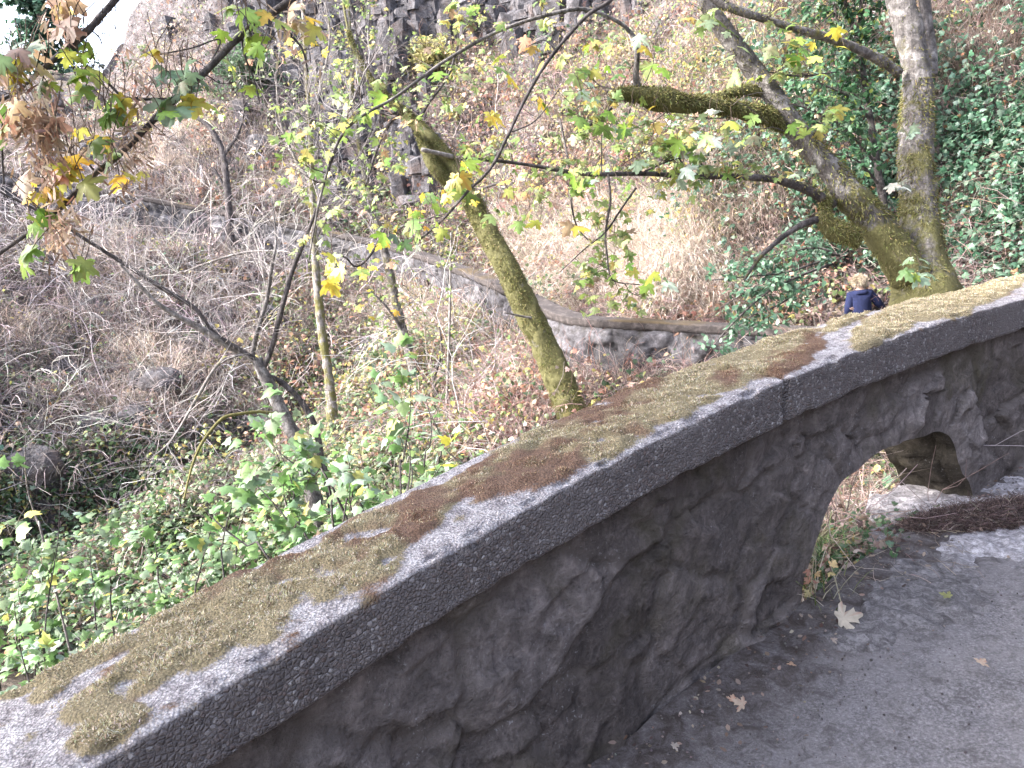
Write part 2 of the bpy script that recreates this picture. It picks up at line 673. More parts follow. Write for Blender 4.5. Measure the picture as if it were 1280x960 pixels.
asph = mk('path', W.reshape(-1, 3), [grid_quads(*W.shape[:2])], M_ASPH,
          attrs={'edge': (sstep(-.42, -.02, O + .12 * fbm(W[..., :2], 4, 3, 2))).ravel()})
kind(asph, 'structure')
off = np.arange(-1.3, .07, .1)
W, S, O = strip(S_END + 3.0, S_FAREND, .2, off, lambda S, O, W: 0 * O)
p2 = mk('path', W.reshape(-1, 3), [grid_quads(*W.shape[:2])], M_ASPH, attrs={'edge': 0 * O.ravel()})
kind(p2, 'structure')

m, nt, b = new_mat('apron_concrete')
pos = opos(nt)
g = noise_n(nt, pos, 30, 6, .75, .8)
g1 = noise_n(nt, pos, 130, 4, .7)
pale = ramp(nt, g, [(.36, (.16, .15, .155)), (.50, (.33, .315, .325)), (.63, (.56, .545, .56))])
dark = ramp(nt, g, [(.34, (.075, .069, .069)), (.5, (.15, .141, .143)), (.64, (.27, .258, .26))])
nt.links.new(mixc(nt, 1.0, mixc(nt, attr(nt, 'pale'), dark, pale), ramp(nt, g1, [(.3, .6), (.6, 1.0)]), 'MULTIPLY'), b.inputs['Base Color'])
bump_to(nt, b, math_n(nt, 'ADD', g, math_n(nt, 'MULTIPLY', g1, .6)), .7, 0.018)
M_APRON = m
s = np.arange(S_A - A_W - .35, S_A + A_W + .75, .012)
off = np.arange(-.75, .52, .012)
W, S, O = strip(s[0], s[-1], .012, off, lambda S, O, W: 0 * O)
apz = .022 + .012 * fbm(W[..., :2], 8, 4, 31) + .012 * fbm(W[..., :2], 24, 3, 33)
rag = fbm(W[..., :2], 3.0, 4, 13)
frag = fbm(W[..., :2], 10, 3, 14)
# height falls under the asphalt where the apron ends, and breaks off raggedly on the ravine side
front = -.38 - .12 * (S - S_A) / A_W + .20 * rag + .08 * frag
apz = apz - .05 * (1 - sstep(front - .2, front + .2, O))
endr = .13 + .10 * rag + .09 * frag + .22 * np.clip((S - S_A) / A_W, -1.2, 1.2)
apz = apz - .30 * sstep(endr, endr + .12, O) - .05 * (1 - sstep(S_A - A_W - .3, S_A - A_W - .1, S))
apz = apz - .05 * sstep(S_A + A_W + .35, S_A + A_W + .6, S + .2 * rag)
W[..., 2] += apz
pale = sstep(-.1, .6, .8 * rag + .4 * frag + 1.1 * (S - S_A) / A_W + .02 - 2.2 * np.maximum(O - .05, 0))
apron = mk('pavement', W.reshape(-1, 3), [grid_quads(*W.shape[:2])], M_APRON, attrs={'pale': pale.ravel()})
kind(apron, 'structure')

# ------------------------------------------------------------------ stone walls
def vor(u, v, seed):
    iu, iv = np.floor(u).astype(int), np.floor(v).astype(int)
    f1 = np.full(u.shape, 9.0); f2 = np.full(u.shape, 9.0)
    idv = np.zeros(u.shape); cx = np.zeros(u.shape); cy = np.zeros(u.shape)
    z = np.zeros(u.shape, int)
    for a in (-1, 0, 1):
        for c in (-1, 0, 1):
            i, j = iu + a, iv + c
            x = i + .5 + .8 * (_hash(i, j, z, seed) - .5) + .25 * (j % 2)
            y = j + .5 + .8 * (_hash(i, j, z, seed + 1) - .5)
            dx, dy = u - x, v - y
            d = np.maximum(np.abs(dx), np.abs(dy)) * .6 + np.hypot(dx, dy) * .4
            m1 = d < f1
            f2 = np.where(m1, f1, np.minimum(f2, d))
            idv = np.where(m1, _hash(i, j, z, seed + 2), idv)
            cx = np.where(m1, dx, cx); cy = np.where(m1, dy, cy)
            f1 = np.where(m1, d, f1)
    return f1, f2 - f1, idv, cx, cy


def stone_mat(name, tones, moss_amt):
    m, nt, b = new_mat(name)
    pos = opos(nt)
    sid = attr(nt, 'sid')
    mor = attr(nt, 'mortar')
    n1 = noise_n(nt, pos, 14, 7, .7, .5)
    n2 = noise_n(nt, pos, 70, 5, .75)
    n3 = noise_n(nt, pos, 3.0, 5, .6, .8)
    c = ramp(nt, sid, [(0, tones[0]), (.5, tones[1]), (1, tones[2])])
    c = mixc(nt, 1.0, c, ramp(nt, n1, [(.28, .45), (.5, .95), (.68, 1.6)]), 'MULTIPLY')
    c = mixc(nt, 1.0, c, ramp(nt, n2, [(.3, .6), (.6, 1.1)]), 'MULTIPLY')
    c = mixc(nt, math_n(nt, 'MULTIPLY', mor, ramp(nt, n1, [(.3, .45), (.6, 1.0)])), c, tones[3])
    c = mixc(nt, ramp(nt, n3, [(.52, 0.0), (.70, moss_amt)]), c, (.055, .05, .022))
    sp = ramp(nt, math_n(nt, 'MULTIPLY', ramp(nt, noise_n(nt, pos, 95, 3, .6), [(.62, 0.0), (.68, 1.0)]), ramp(nt, n3, [(.38, 1.0), (.5, 0.0)])), [(0, 0.0), (1, 1.0)])
    c = mixc(nt, math_n(nt, 'MULTIPLY', sp, .7), c, (.36, .36, .37))
    nt.links.new(c, b.inputs['Base Color'])
    b.inputs['Roughness'].default_value = .75
    bump_to(nt, b, math_n(nt, 'ADD', n1, math_n(nt, 'MULTIPLY', n2, .7)), 1.0, .03)
    return m


M_STONE = stone_mat('stone_dark', [(.10, .087, .083), (.165, .147, .142), (.235, .213, .208), (.13, .115, .107)], .6)
M_STONE2 = stone_mat('stone_grey', [(.05, .049, .055), (.088, .086, .096), (.165, .162, .176), (.025, .023, .025)], .35)

FACE_IN, FACE_BACK, CAP_W, CAP_T = .055, .38, .40, .138


def arch_wob(th, seed=0):
    t = np.asarray(th, float)
    return 1 + .085 * fbm(np.stack([t * 2.1, 0 * t], -1), 1.0, 3, 71) - .05 * np.exp(-((t - 2.5) / .25) ** 2)


def wall_face(s0, s1, ds, h0, back, arch, cell, seed, parent, material, amp):
    s = np.arange(s0, s1 + ds * .5, ds)
    p, n, hw = line_at(s)
    top = hw - CAP_T + .012
    nh = int((top.mean() - h0) / ds)
    v = np.linspace(0, 1, nh)
    S, Vv = np.meshgrid(s, v, indexing='ij')
    Hh = h0 + (top[:, None] - h0) * Vv
    ins = np.zeros(S.shape, bool)
    f = np.full(S.shape, 9.0)
    if arch:
        sa, a, hb = arch
        f = np.sqrt(((S - sa) / a) ** 2 + (np.maximum(Hh, 0) / hb) ** 2) / arch_wob(np.arctan2(np.maximum(Hh, 0) / hb, (S - sa) / a))
        near_ = (np.abs(f - 1) * min(a, hb) < .62 * ds) & (Hh > -.01)
        S = np.where(near_, sa + (S - sa) / f, S)
        Hh = np.where(near_, Hh / f, Hh)
        f = np.where(near_, 1.0, f)
    q = np.stack([S, Hh], -1)
    wu = S / cell[0] + .15 * fbm(q, 3.2, 3, seed)
    wv = Hh / cell[1] + .15 * fbm(q, 3.2, 3, seed + 40)
    if arch:
        th = np.arctan2(np.maximum(Hh, 0) / arch[2], (S - arch[0]) / arch[1])
        r_ = np.sqrt(((S - arch[0])) ** 2 + np.maximum(Hh, 0) ** 2)
        ring = (f < 1.42) & (Hh > .02)
        wu = np.where(ring, 50 + th * 4.6 + .12 * fbm(q, 5, 2, seed), wu)
        wv = np.where(ring, 50.5 + (f - 1.2) * .8, wv)
    f1, e, idv, cx, cy = vor(wu, wv, seed)
    mort = 1 - sstep(.02, .11, e)
    ia = (_hash((idv * 9999).astype(int), idv.astype(int), idv.astype(int), 5) - .5)
    ib = (_hash((idv * 7777).astype(int), idv.astype(int), idv.astype(int), 6) - .5)
    d = (idv - .5) * .040 + (cx * ia + cy * ib) * .06 - mort * .017 + .014 * fbm(q, 9, 4, seed + 7) + .022 * fbm(q, 2.2, 3, seed + 8)
    qw = q + .03 * np.stack([fbm(q, 9, 2, seed + 11), fbm(q, 9, 2, seed + 12)], -1)
    g1, ge, gi, gxx, gyy = vor(qw[..., 0] / .15, qw[..., 1] / .12, seed + 30)
    gi1 = _hash((gi * 9973).astype(int), (idv * 991).astype(int), gi.astype(int), 7) - .5
    gi2 = _hash((gi * 7919).astype(int), (idv * 991).astype(int), gi.astype(int), 8) - .5
    d = d + (gxx * gi1 + gyy * gi2) * .075 + (gi - .5) * .018 + .006 * fbm(q, 30, 3, seed + 13)
    d = d * amp
    if arch:
        d = d * sstep(.0, .16, np.abs(f - 1)) * (1 - .0)
    pp, nn, _ = line_at(S)
    off = (FACE_BACK + d) if back else (FACE_IN - d)
    W = pp + nn * off[..., None]
    hws = np.interp(S, _su, LH)
    W[..., 2] = pp[..., 2] - hws + Hh
    Q = grid_quads(*S.shape)
    if arch:
        fc = f.ravel()[Q].mean(1)
        hc = Hh.ravel()[Q].mean(1)
        Q = Q[~((fc < 1) & (hc > (-9 if back else 0)))]
    if back:
        Q = Q[:, ::-1]
    o = mk('stonework', W.reshape(-1, 3), [Q], material, parent, True, {'sid': idv.ravel(), 'mortar': mort.ravel()})
    return o


def intrados(arch, parent, material, seed, amp):
    sa, a, hb = arch
    th = np.linspace(0, np.pi, 70)
    ov = np.linspace(FACE_IN + .012, FACE_BACK - .012, 18)
    T, O = np.meshgrid(th, ov, indexing='ij')
    q = np.stack([T * .7, O], -1)
    e = np.sin(np.pi * (O - ov[0]) / (ov[-1] - ov[0])) ** .5
    f1, eg, idv, cx, cy = vor(T * 3.2, O * 5 + .3, seed)
    mort = 1 - sstep(.03, .2, eg)
    d = (.03 * fbm(q, 7, 3, seed) - .02 * mort + .012) * e * amp
    wb = arch_wob(T)
    S = sa + (a * wb - d) * np.cos(T)
    Hh = (hb * wb - d) * np.sin(T) - .03 * (np.sin(T) < .02)
    p, n, hw = line_at(S)
    O2 = O + np.where(O == ov[0], -.012, 0) + np.where(O == ov[-1], .012, 0)
    W = p + n * O2[..., None]
    W[..., 2] = p[..., 2] - hw + Hh
    return mk('arch_soffit', W.reshape(-1, 3), [grid_quads(*T.shape)[:, ::-1]], material, parent, True, {'sid': idv.ravel(), 'mortar': mort.ravel()})


# the moss map of the near coping, drawn as blobs: picture x, y, radius along, radius across, kind (0 golden, 1 red-brown)
MOSS = [(110, 822, 110, 18, 0), (200, 782, 100, 16, 0), (330, 728, 80, 16, 0), (450, 668, 80, 20, 0), (560, 615, 50, 16, 0), (600, 598, 60, 20, 1), (690, 560, 90, 30, 0), (800, 520, 60, 30, 0), (30, 850, 60, 22, 0), (60, 862, 36, 12, 0), (130, 915, 60, 24, 0), (190, 840, 60, 28, 0), (260, 790, 90, 50, 0), (300, 770, 70, 48, 0), (250, 755, 90, 20, 1),
        (350, 715, 60, 16, 1), (415, 715, 60, 36, 0), (440, 690, 70, 34, 1), (500, 660, 60, 30, 1), (540, 625, 45, 22, 1), (470, 700, 46, 30, 0),
        (600, 605, 22, 12, 0), (645, 590, 50, 26, 1), (690, 575, 60, 36, 1), (730, 545, 70, 34, 1), (760, 540, 60, 34, 0), (650, 600, 26, 20, 1), (680, 590, 60, 26, 1), (620, 600, 40, 22, 1), (760, 548, 60, 22, 1), (880, 490, 40, 20, 0), (350, 745, 40, 26, 0), (120, 880, 50, 20, 0), (640, 580, 60, 20, 0), (800, 515, 50, 26, 0),
        (800, 505, 60, 30, 1), (840, 500, 66, 30, 0), (800, 530, 36, 20, 1), (870, 470, 60, 22, 0), (960, 448, 80, 26, 0), (985, 447, 55, 22, 1), (900, 478, 36, 16, 1), (915, 450, 60, 16, 0),
        (1100, 412, 46, 18, 0), (1120, 408, 26, 14, 0), (1150, 378, 70, 16, 0), (1200, 372, 60, 14, 0), (1255, 358, 50, 12, 0), (1060, 400, 40, 8, 0), (1230, 366, 60, 16, 0), (1180, 384, 30, 10, 0)]


def moss_field(W):
    px, py, d = proj(W)
    ga = np.zeros(px.shape); re = np.zeros(px.shape)
    ca, sa_ = math.cos(math.radians(-27)), math.sin(math.radians(-27))
    for x, y, ra, rb, k_ in MOSS:
        dx, dy = px - x, py - y
        uu = (dx * ca + dy * sa_) / ra
        vv = (-dx * sa_ + dy * ca) / rb
        g_ = np.clip(1.25 - (uu * uu + vv * vv), 0, 1)
        if k_:
            re = np.maximum(re, g_)
        else:
            ga = np.maximum(ga, g_)
    n1 = .75 * fbm(W, 5, 5, 61, .6) + .35 * fbm(W, 28, 3, 62)
    out = (px < -30) | (px > 1295)
    amb = sstep(.05, .3, fbm(W, 3, 3, 66))
    tot = np.where(out, amb, sstep(-.22, .80, np.maximum(ga, re) * .95 + n1 * 1.1))
    tot = tot * sstep(-.55, .05, fbm(W, 13, 4, 68) + .25 * fbm(W, 50, 2, 69) + .18 * np.maximum(ga, re))
    red = np.where(out, sstep(0, .2, fbm(W, 2, 2, 67)), sstep(-.25, .25, re - ga + .65 * fbm(W, 7, 4, 63) + .5 * fbm(W, 22, 3, 64)))
    return tot, red


def coping(s0, s1, ds, parent, material, hi, joints=(), moss=True, w=CAP_W, t=CAP_T):
    s = np.arange(s0, s1 + ds * .5, ds)
    nf, nt_, = (13, 36) if hi else (4, 8)
    prof = [(.06, -t), (.004, -t)]
    prof += [(0.0, -t + .006 + (t - .02) * i / nf) for i in range(nf + 1)]
    r = .012
    prof += [(r * (1 - math.cos(a)), -r + r * math.sin(a)) for a in (.5, 1.0)]
    prof += [(r + (w - 2 * r) * i / nt_, 0.0) for i in range(nt_ + 1)]
    prof += [(w - .002, -.012), (w, -.03), (w, -t * .6), (w, -t), (w - .05, -t)]
    pr = np.array(prof)
    S, J = np.meshgrid(s, np.arange(len(pr)), indexing='ij')
    O, Z = pr[J, 0], pr[J, 1]
    p, n, hw = line_at(S)
    W = p + n * O[..., None]
    W[..., 2] += Z
    top = (Z > -.003).astype(float) * sstep(0, .02, O) * sstep(w, w - .02, O)
    frontf = (O < .02) * (1 - top)
    mid = (Z < -.004) & (Z > -t + .004) & (O < .02)
    nn = fbm(W, 6, 4, 77) * .008 + fbm(W, 45, 3, 78) * .0035
    edge_ = ((np.abs(Z) < .02) & (O < .03)).astype(float)
    chip = edge_ * np.maximum(fbm(W, 14, 4, 79), 0) * .022
    low = ((Z < -t + .02) & (O < .03)).astype(float) * np.maximum(fbm(W, 11, 4, 80) + .1, 0) * .02
    O2 = -nn * frontf + chip + low * 0
    Z2 = nn * top - chip + low
    for sj, wj, dj in joints:
        wob = .02 * fbm(np.stack([O, Z], -1), 9, 3, int(sj * 10) + 3) + .12 * np.maximum(Z + .06, -.05) * (O < .05)
        g_ = np.exp(-((S - sj - wob) / wj) ** 2) * dj
        O2 = O2 + g_ * frontf
        Z2 = Z2 - g_ * top
    if moss:
        tot, red = moss_field(W)
        tot = tot * sstep(-.03, -.005, Z)
    else:
        tot = sstep(.0, .35, fbm(W, 1.2, 4, 90)) * (Z > -.03)
        red = sstep(-.1, .2, fbm(W, .7, 2, 91))
    Z2 = Z2 + .013 * tot * tot * top * (1 + 1.2 * fbm(W, 18, 3, 92))
    W = W + n * O2[..., None]
    W[..., 2] += Z2
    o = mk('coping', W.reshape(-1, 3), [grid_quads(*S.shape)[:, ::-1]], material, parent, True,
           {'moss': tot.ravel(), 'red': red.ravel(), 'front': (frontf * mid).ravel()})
    return o, W, tot * top, red


m, nt, b = new_mat('coping_concrete')
pos = opos(nt)
n1 = noise_n(nt, pos, 26, 8, .78)
n2 = noise_n(nt, pos, 150, 5, .75)
n3 = noise_n(nt, pos, 4, 4, .6)
vt = N_(nt, 'ShaderNodeTexVoronoi', {'Vector': pos, 'Scale': 170.0}).outputs['Distance']
vc = N_(nt, 'ShaderNodeTexVoronoi', {'Vector': pos, 'Scale': 95.0, 'Randomness': 1.0})
ve = N_(nt, 'ShaderNodeTexVoronoi', {'Vector': pos, 'Scale': 95.0}, feature='DISTANCE_TO_EDGE').outputs['Distance']
peb = ramp(nt, N_(nt, 'ShaderNodeSeparateColor', {0: vc.outputs['Color']}).outputs[0],
           [(0, (.095, .086, .088)), (.35, (.165, .15, .152)), (.6, (.23, .212, .212)), (.8, (.15, .11, .10)), (.9, (.34, .322, .326)), (1.0, (.46, .45, .455))])
peb = mixc(nt, ramp(nt, ve, [(.02, 1.0), (.12, 0.0)]), peb, (.135, .124, .124))
peb = mixc(nt, ramp(nt, n3, [(.35, .75), (.6, .1)]), peb, mixc(nt, n2, (.13, .118, .118), (.25, .232, .232)))
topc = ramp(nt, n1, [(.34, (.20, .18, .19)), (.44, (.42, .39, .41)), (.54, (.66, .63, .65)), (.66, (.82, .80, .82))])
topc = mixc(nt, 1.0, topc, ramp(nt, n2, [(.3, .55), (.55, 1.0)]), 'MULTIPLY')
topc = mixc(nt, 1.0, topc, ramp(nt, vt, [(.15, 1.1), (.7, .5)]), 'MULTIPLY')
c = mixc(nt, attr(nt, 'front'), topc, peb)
mossc = mixc(nt, attr(nt, 'red'), (.28, .235, .14), (.18, .11, .075))
mossc = mixc(nt, 1.0, mossc, ramp(nt, n2, [(.3, .45), (.6, 1.1)]), 'MULTIPLY')
mfac = ramp(nt, math_n(nt, 'ADD', math_n(nt, 'MULTIPLY', attr(nt, 'moss'), .62), math_n(nt, 'MULTIPLY', n2, .62)), [(.50, 0.0), (.66, 1.0)])
c = mixc(nt, mfac, c, mossc)
nt.links.new(c, b.inputs['Base Color'])
b.inputs['Roughness'].default_value = .8
hgt = math_n(nt, 'ADD', math_n(nt, 'MULTIPLY', math_n(nt, 'MINIMUM', ve, .25), math_n(nt, 'MULTIPLY', attr(nt, 'front'), 4.0)), math_n(nt, 'ADD', n1, math_n(nt, 'SUBTRACT', n2, vt)))
bump_to(nt, b, hgt, 1.0, .012)
M_COPE = m

# near parapet
_p, _n, _h = line_at(np.array([s_px(900)]))
S_WALL = S_END + 3.0
near = thing('parapet_wall', (_p[0][0], _p[0][1], _p[0][2] - _h[0]),
             'dark stone parapet wall with an arched drain hole and moss on its concrete coping', 'wall')
ARCH = (S_A, A_W, A_H)
wall_face(-1.6, S_WALL, .0125, -.06, False, ARCH, (.40, .29), 3, near, M_STONE, .62)
wall_face(-1.6, S_WALL, .025, -.8, True, ARCH, (.34, .27), 8, near, M_STONE, 1.0)
M_SOFFIT = stone_mat('stone_mossy_dark', [(.035, .031, .024), (.055, .048, .038), (.075, .066, .052), (.03, .026, .02)], .9)  # mossy stone, darkened in colour against light coming through the hole
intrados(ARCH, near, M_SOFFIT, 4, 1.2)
SJ = s_px(985)
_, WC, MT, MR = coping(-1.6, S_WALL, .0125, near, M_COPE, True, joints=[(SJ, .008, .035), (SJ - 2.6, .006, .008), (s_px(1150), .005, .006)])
# moss strands standing on the coping, one part per patch
idx = np.argwhere(MT[:-1, :-1] > .12)
wgt = MT[idx[:, 0], idx[:, 1]] ** 1.6 * np.clip(.55 + 1.3 * fbm(WC[idx[:, 0], idx[:, 1]], 26, 3, 97), .03, 1.4)
sx, sy, sd = proj(WC)
pr_ = sx[idx[:, 0], idx[:, 1]]
keep = (pr_ > -160) & (pr_ < 1380)
idx, wgt, pr_ = idx[keep], wgt[keep], pr_[keep]
nst = 230000
ch = rng.choice(len(idx), nst, p=wgt / wgt.sum())
ij = idx[ch]
a = rng.random((nst, 1)); c_ = rng.random((nst, 1))
bp = WC[ij[:, 0], ij[:, 1]] * (1 - a) + WC[ij[:, 0] + 1, ij[:, 1]] * a + (WC[ij[:, 0], ij[:, 1] + 1] - WC[ij[:, 0], ij[:, 1]]) * c_
red = np.clip(MR[ij[:, 0], ij[:, 1]] + rng.normal(size=nst) * .12, 0, 1)
dns = fbm(bp, 18, 3, 93)
gold = pick([(4, .42, .365, .235), (3, .52, .465, .34), (2, .30, .26, .14), (1, .60, .56, .46)], nst, .2)
redc = pick([(4, .24, .145, .095), (3, .18, .105, .07), (2, .33, .23, .15), (1.5, .43, .36, .24)], nst, .2)
cc = gold * (1 - red[:, None]) + redc * red[:, None]
L = (.0055 + .0085 * np.clip(dns + .4, 0, 1)) * (1 - .35 * red) * (.45 + .6 * MT[ij[:, 0], ij[:, 1]])
bounds = [-200, 160, 390, 590, 800, 1040, 1150, 1500]
tall = [('pale golden moss near the lower end of the coping', 0), ('thick straw-coloured moss cushion', 0), ('golden moss beside red-brown moss', 0), ('red-brown moss sheet', 0),
        ('golden and rusty moss mat', 0), ('small golden moss cushion', 0), ('yellow-green moss on the far end of the coping', 0)]
for i in range(len(bounds) - 1):
    mk_ = (pr_[ch] >= bounds[i]) & (pr_[ch] < bounds[i + 1])
    if mk_.sum() < 50:
        continue
    nb = int(mk_.sum())
    Vb, Qb, Tb, Cb = blades(bp[mk_] - [0, 0, .003], rng.uniform(0, 6.283, nb), rng.uniform(.1, 1.0, nb), rng.uniform(.2, 1.3, nb), L[mk_] * rng.uniform(.6, 1.3, nb), .0026, cc[mk_] * .8, cc[mk_] * 1.25)
    mk('moss_clumps', Vb, [Qb, Tb], M_MOSS, near, True, cols=np.clip(Cb, 0, 1), label=tall[i][0])

# the wall across the ravine, from the bend to the far left
S0 = S_WALL + .01
_p, _n, _h = line_at(np.array([S_FAR0 + 2.0]))
farw = thing('retaining_wall', (_p[0][0], _p[0][1], _p[0][2] - _h[0]),
             'grey stone wall with dark coping climbing left across the far slope', 'wall')
_pp, _, _ = line_at(np.arange(S_FAR0, S_FAREND, .05))
_sx = proj(_pp)[0]
S_A2 = float(np.arange(S_FAR0, S_FAREND, .05)[np.argmin(np.abs(_sx - 548))])
ARCH2 = (S_A2, .30, .30)
wall_face(S0, S_FAREND, .05, -.9, True, ARCH2, (.42, .26), 15, farw, M_STONE2, 1.3)
wall_face(S0, S_FAREND, .10, -.1, False, ARCH2, (.42, .26), 16, farw, M_STONE2, 1.0)
intrados(ARCH2, farw, M_STONE2, 17, 1.0)
m2, nt, b = new_mat('coping_weathered')
pos = opos(nt)
n1 = noise_n(nt, pos, 9, 7, .72, .4)
n2 = noise_n(nt, pos, 50, 4, .7)
c = ramp(nt, n1, [(.3, (.02, .018, .018)), (.5, (.045, .039, .038)), (.7, (.10, .088, .085))])
c = mixc(nt, attr(nt, 'moss'), c, mixc(nt, n2, (.035, .028, .015), (.085, .062, .038)))
nt.links.new(c, b.inputs['Base Color'])
bump_to(nt, b, n1, .8, .03)
coping(S0, S_FAREND, .06, farw, m2, False, moss=False, w=.36, t=.14)

# ------------------------------------------------------------------ light
w = bpy.data.worlds.new('World')
scene.world = w
w.use_nodes = True
nt = w.node_tree
bg = nt.nodes['Background']
SUN = norm(np.array([-.74, -.10, .66]))
sky = N_(nt, 'ShaderNodeTexSky', sky_type='NISHITA', sun_disc=False)
sky.sun_elevation = math.asin(SUN[2])
sky.sun_rotation = math.atan2(SUN[0], SUN[1])
sky.air_density = 1.0
sky.dust_density = 3.0
sky.ozone_density = 1.0
hs = N_(nt, 'ShaderNodeHueSaturation', {'Saturation': .68, 'Color': sky.outputs[0]})   # thin high cloud: a paler sky
nt.links.new(mixc(nt, 1.0, hs.outputs[0], (1.03, .985, 1.0), 'MULTIPLY'), bg.inputs['Color'])
bg.inputs['Strength'].default_value = 0.15
sl = bpy.data.lights.new('sun', 'SUN')
sl.energy = 2.75
sl.angle = rad(7)
sl.color = (1.0, .95, .89)
so = bpy.data.objects.new('sun', sl)
COL.objects.link(so)
so.rotation_euler = Vector((-SUN).tolist()).to_track_quat('-Z', 'Y').to_euler()
so.location = (0, 0, 30)
vs = scene.view_settings
vs.view_transform = 'Standard'
vs.look = 'None'
vs.gamma = 1
vs.exposure = 2.9
scene.cycles.max_bounces = 6
scene.cycles.diffuse_bounces = 3
scene.cycles.transmission_bounces = 4
scene.cycles.use_denoising = True
# ------------------------------------------------------------------ bark
def bark_mat(name, tones, mossc, mscale=4.0):
    m, nt, b = new_mat(name)
    pos = opos(nt)
    n1 = noise_n(nt, pos, 11, 7, .7, .6)
    n2 = noise_n(nt, pos, 60, 5, .7)
    mp = N_(nt, 'ShaderNodeMapping', {'Vector': pos, 'Scale': (26, 26, 5)}).outputs[0]
    n3 = noise_n(nt, mp, 1.0, 5, .65, .3)
    c = ramp(nt, n1, [(.32, tones[0]), (.5, tones[1]), (.66, tones[2])])
    c = mixc(nt, 1.0, c, ramp(nt, n3, [(.3, .45), (.6, 1.1)]), 'MULTIPLY')
    c = mixc(nt, 1.0, c, ramp(nt, n2, [(.3, .7), (.6, 1.0)]), 'MULTIPLY')
    mo = attr(nt, 'mossy')
    k_ = ramp(nt, math_n(nt, 'ADD', math_n(nt, 'SUBTRACT', mo, .5), noise_n(nt, pos, mscale, 5, .7)), [(.44, 0.0), (.56, 1.0)])
    c = mixc(nt, k_, c, mixc(nt, n2, mossc[0], mossc[1]))
    nt.links.new(c, b.inputs['Base Color'])
    bump_to(nt, b, math_n(nt, 'ADD', n3, math_n(nt, 'ADD', n1, math_n(nt, 'MULTIPLY', n2, .6))), .9, .03)
    return m


M_BARK = bark_mat('bark_grey', [(.055, .049, .047), (.145, .134, .13), (.31, .297, .292)], [(.055, .052, .022), (.15, .145, .06)])
M_BARKD = bark_mat('bark_dark', [(.03, .027, .027), (.075, .066, .066), (.15, .135, .135)], [(.05, .045, .015), (.13, .12, .04)])
M_BARKP = bark_mat('bark_pale', [(.10, .09, .085), (.22, .2, .19), (.36, .34, .33)], [(.07, .065, .02), (.17, .16, .06)])


KD = 1.0      # depth factor of the tree in hand
KW = .86      # trims the outline, which the bark relief and moss widen


def limb(pts, step=.05, extra=None):
    """pts: (picture x, picture y, depth, width in picture pixels) -> smooth centre line and radii"""
    a = np.array(pts, float)
    a[:, 2] *= KD
    a[:, 3] *= KW
    W = P(a[:, 0], a[:, 1], a[:, 2])
    r = a[:, 3] * a[:, 2] / FOC / 2
    c = catmull(np.concatenate([W, r[:, None]], 1), step)
    return c[:, :3], np.maximum(c[:, 3], .0012)


def root_down(pts, flare=1.35, bury=.15):
    """carries the first (lowest) point of a trunk down to the ground below it"""
    a = [list(map(float, p)) for p in pts]
    w0 = P(a[0][0], a[0][1], a[0][2] * KD)
    w1 = P(a[1][0], a[1][1], a[1][2] * KD)
    g = float(ground(w0[0], w0[1])) - bury
    if w0[2] <= g:
        return a
    d = (w0 - w1)
    d[2] = min(d[2], -.15)
    lean = d / -d[2]
    lean[:2] *= .35
    drop = w0[2] - g
    e = w0 + lean * drop
    g2 = float(ground(e[0], e[1])) - bury
    e[2] = min(g2, w0[2] - .05)
    x, y, dd = proj(e)
    return [[float(x), float(y), float(dd) / KD, a[0][3] * flare * a[0][2] * KD / float(dd)]] + a


def moss_on(path, r, n, lo, hi, cols, L=.03, under=False, w=.004):
    """moss strands growing out of a limb"""
    k_ = rng.uniform(lo, hi, n) * (len(path) - 1)
    i = k_.astype(int).clip(0, len(path) - 2)
    f = (k_ - i)[:, None]
    c = path[i] * (1 - f) + path[i + 1] * f
    rr = r[i] * (1 - f[:, 0]) + r[i + 1] * f[:, 0]
    t = norm(path[i + 1] - path[i])
    o = rand_unit(n)
    o = norm(o - t * (o * t).sum(1, keepdims=True))
    b_ = c + o * (rr * .97)[:, None]
    keep = fbm(b_, 6, 3, 41) + .35 * o[:, 2] + .15 > rng.random(n) * .8 - .35
    b_, o = b_[keep], o[keep]
    n = len(b_)
    d = norm(o + np.array([0, 0, -.5]) + rng.normal(size=(n, 3)) * .35)
    V, Q, pts = twigs(b_, d, rng.uniform(.5, 1.4, n) * L, w, .5, .15, 2, 3, .3)
    C = np.repeat(pick(cols, n, .22), 9, 0)
    return V, Q, C


MOSSC = [(4, .165, .165, .06), (3, .22, .215, .09), (2, .10, .095, .04), (1, .32, .30, .16)]
BIGC = {'g': [(4, .21, .33, .06), (3, .15, .26, .06), (2, .32, .38, .07)],           # fresh green
        'b': [(4, .20, .28, .19), (3, .30, .37, .30), (2, .15, .24, .11)],           # bluish: sky reflection put into the leaf colour
        'y': [(4, .55, .47, .07), (3, .42, .42, .09), (1, .55, .38, .07)],           # yellow
        'o': [(3, .42, .29, .19), (3, .34, .23, .16), (1, .50, .36, .16)],           # rusty
        'm': [(4, .18, .27, .08), (3, .26, .32, .13), (2, .44, .41, .13), (.4, .34, .24, .15)]}


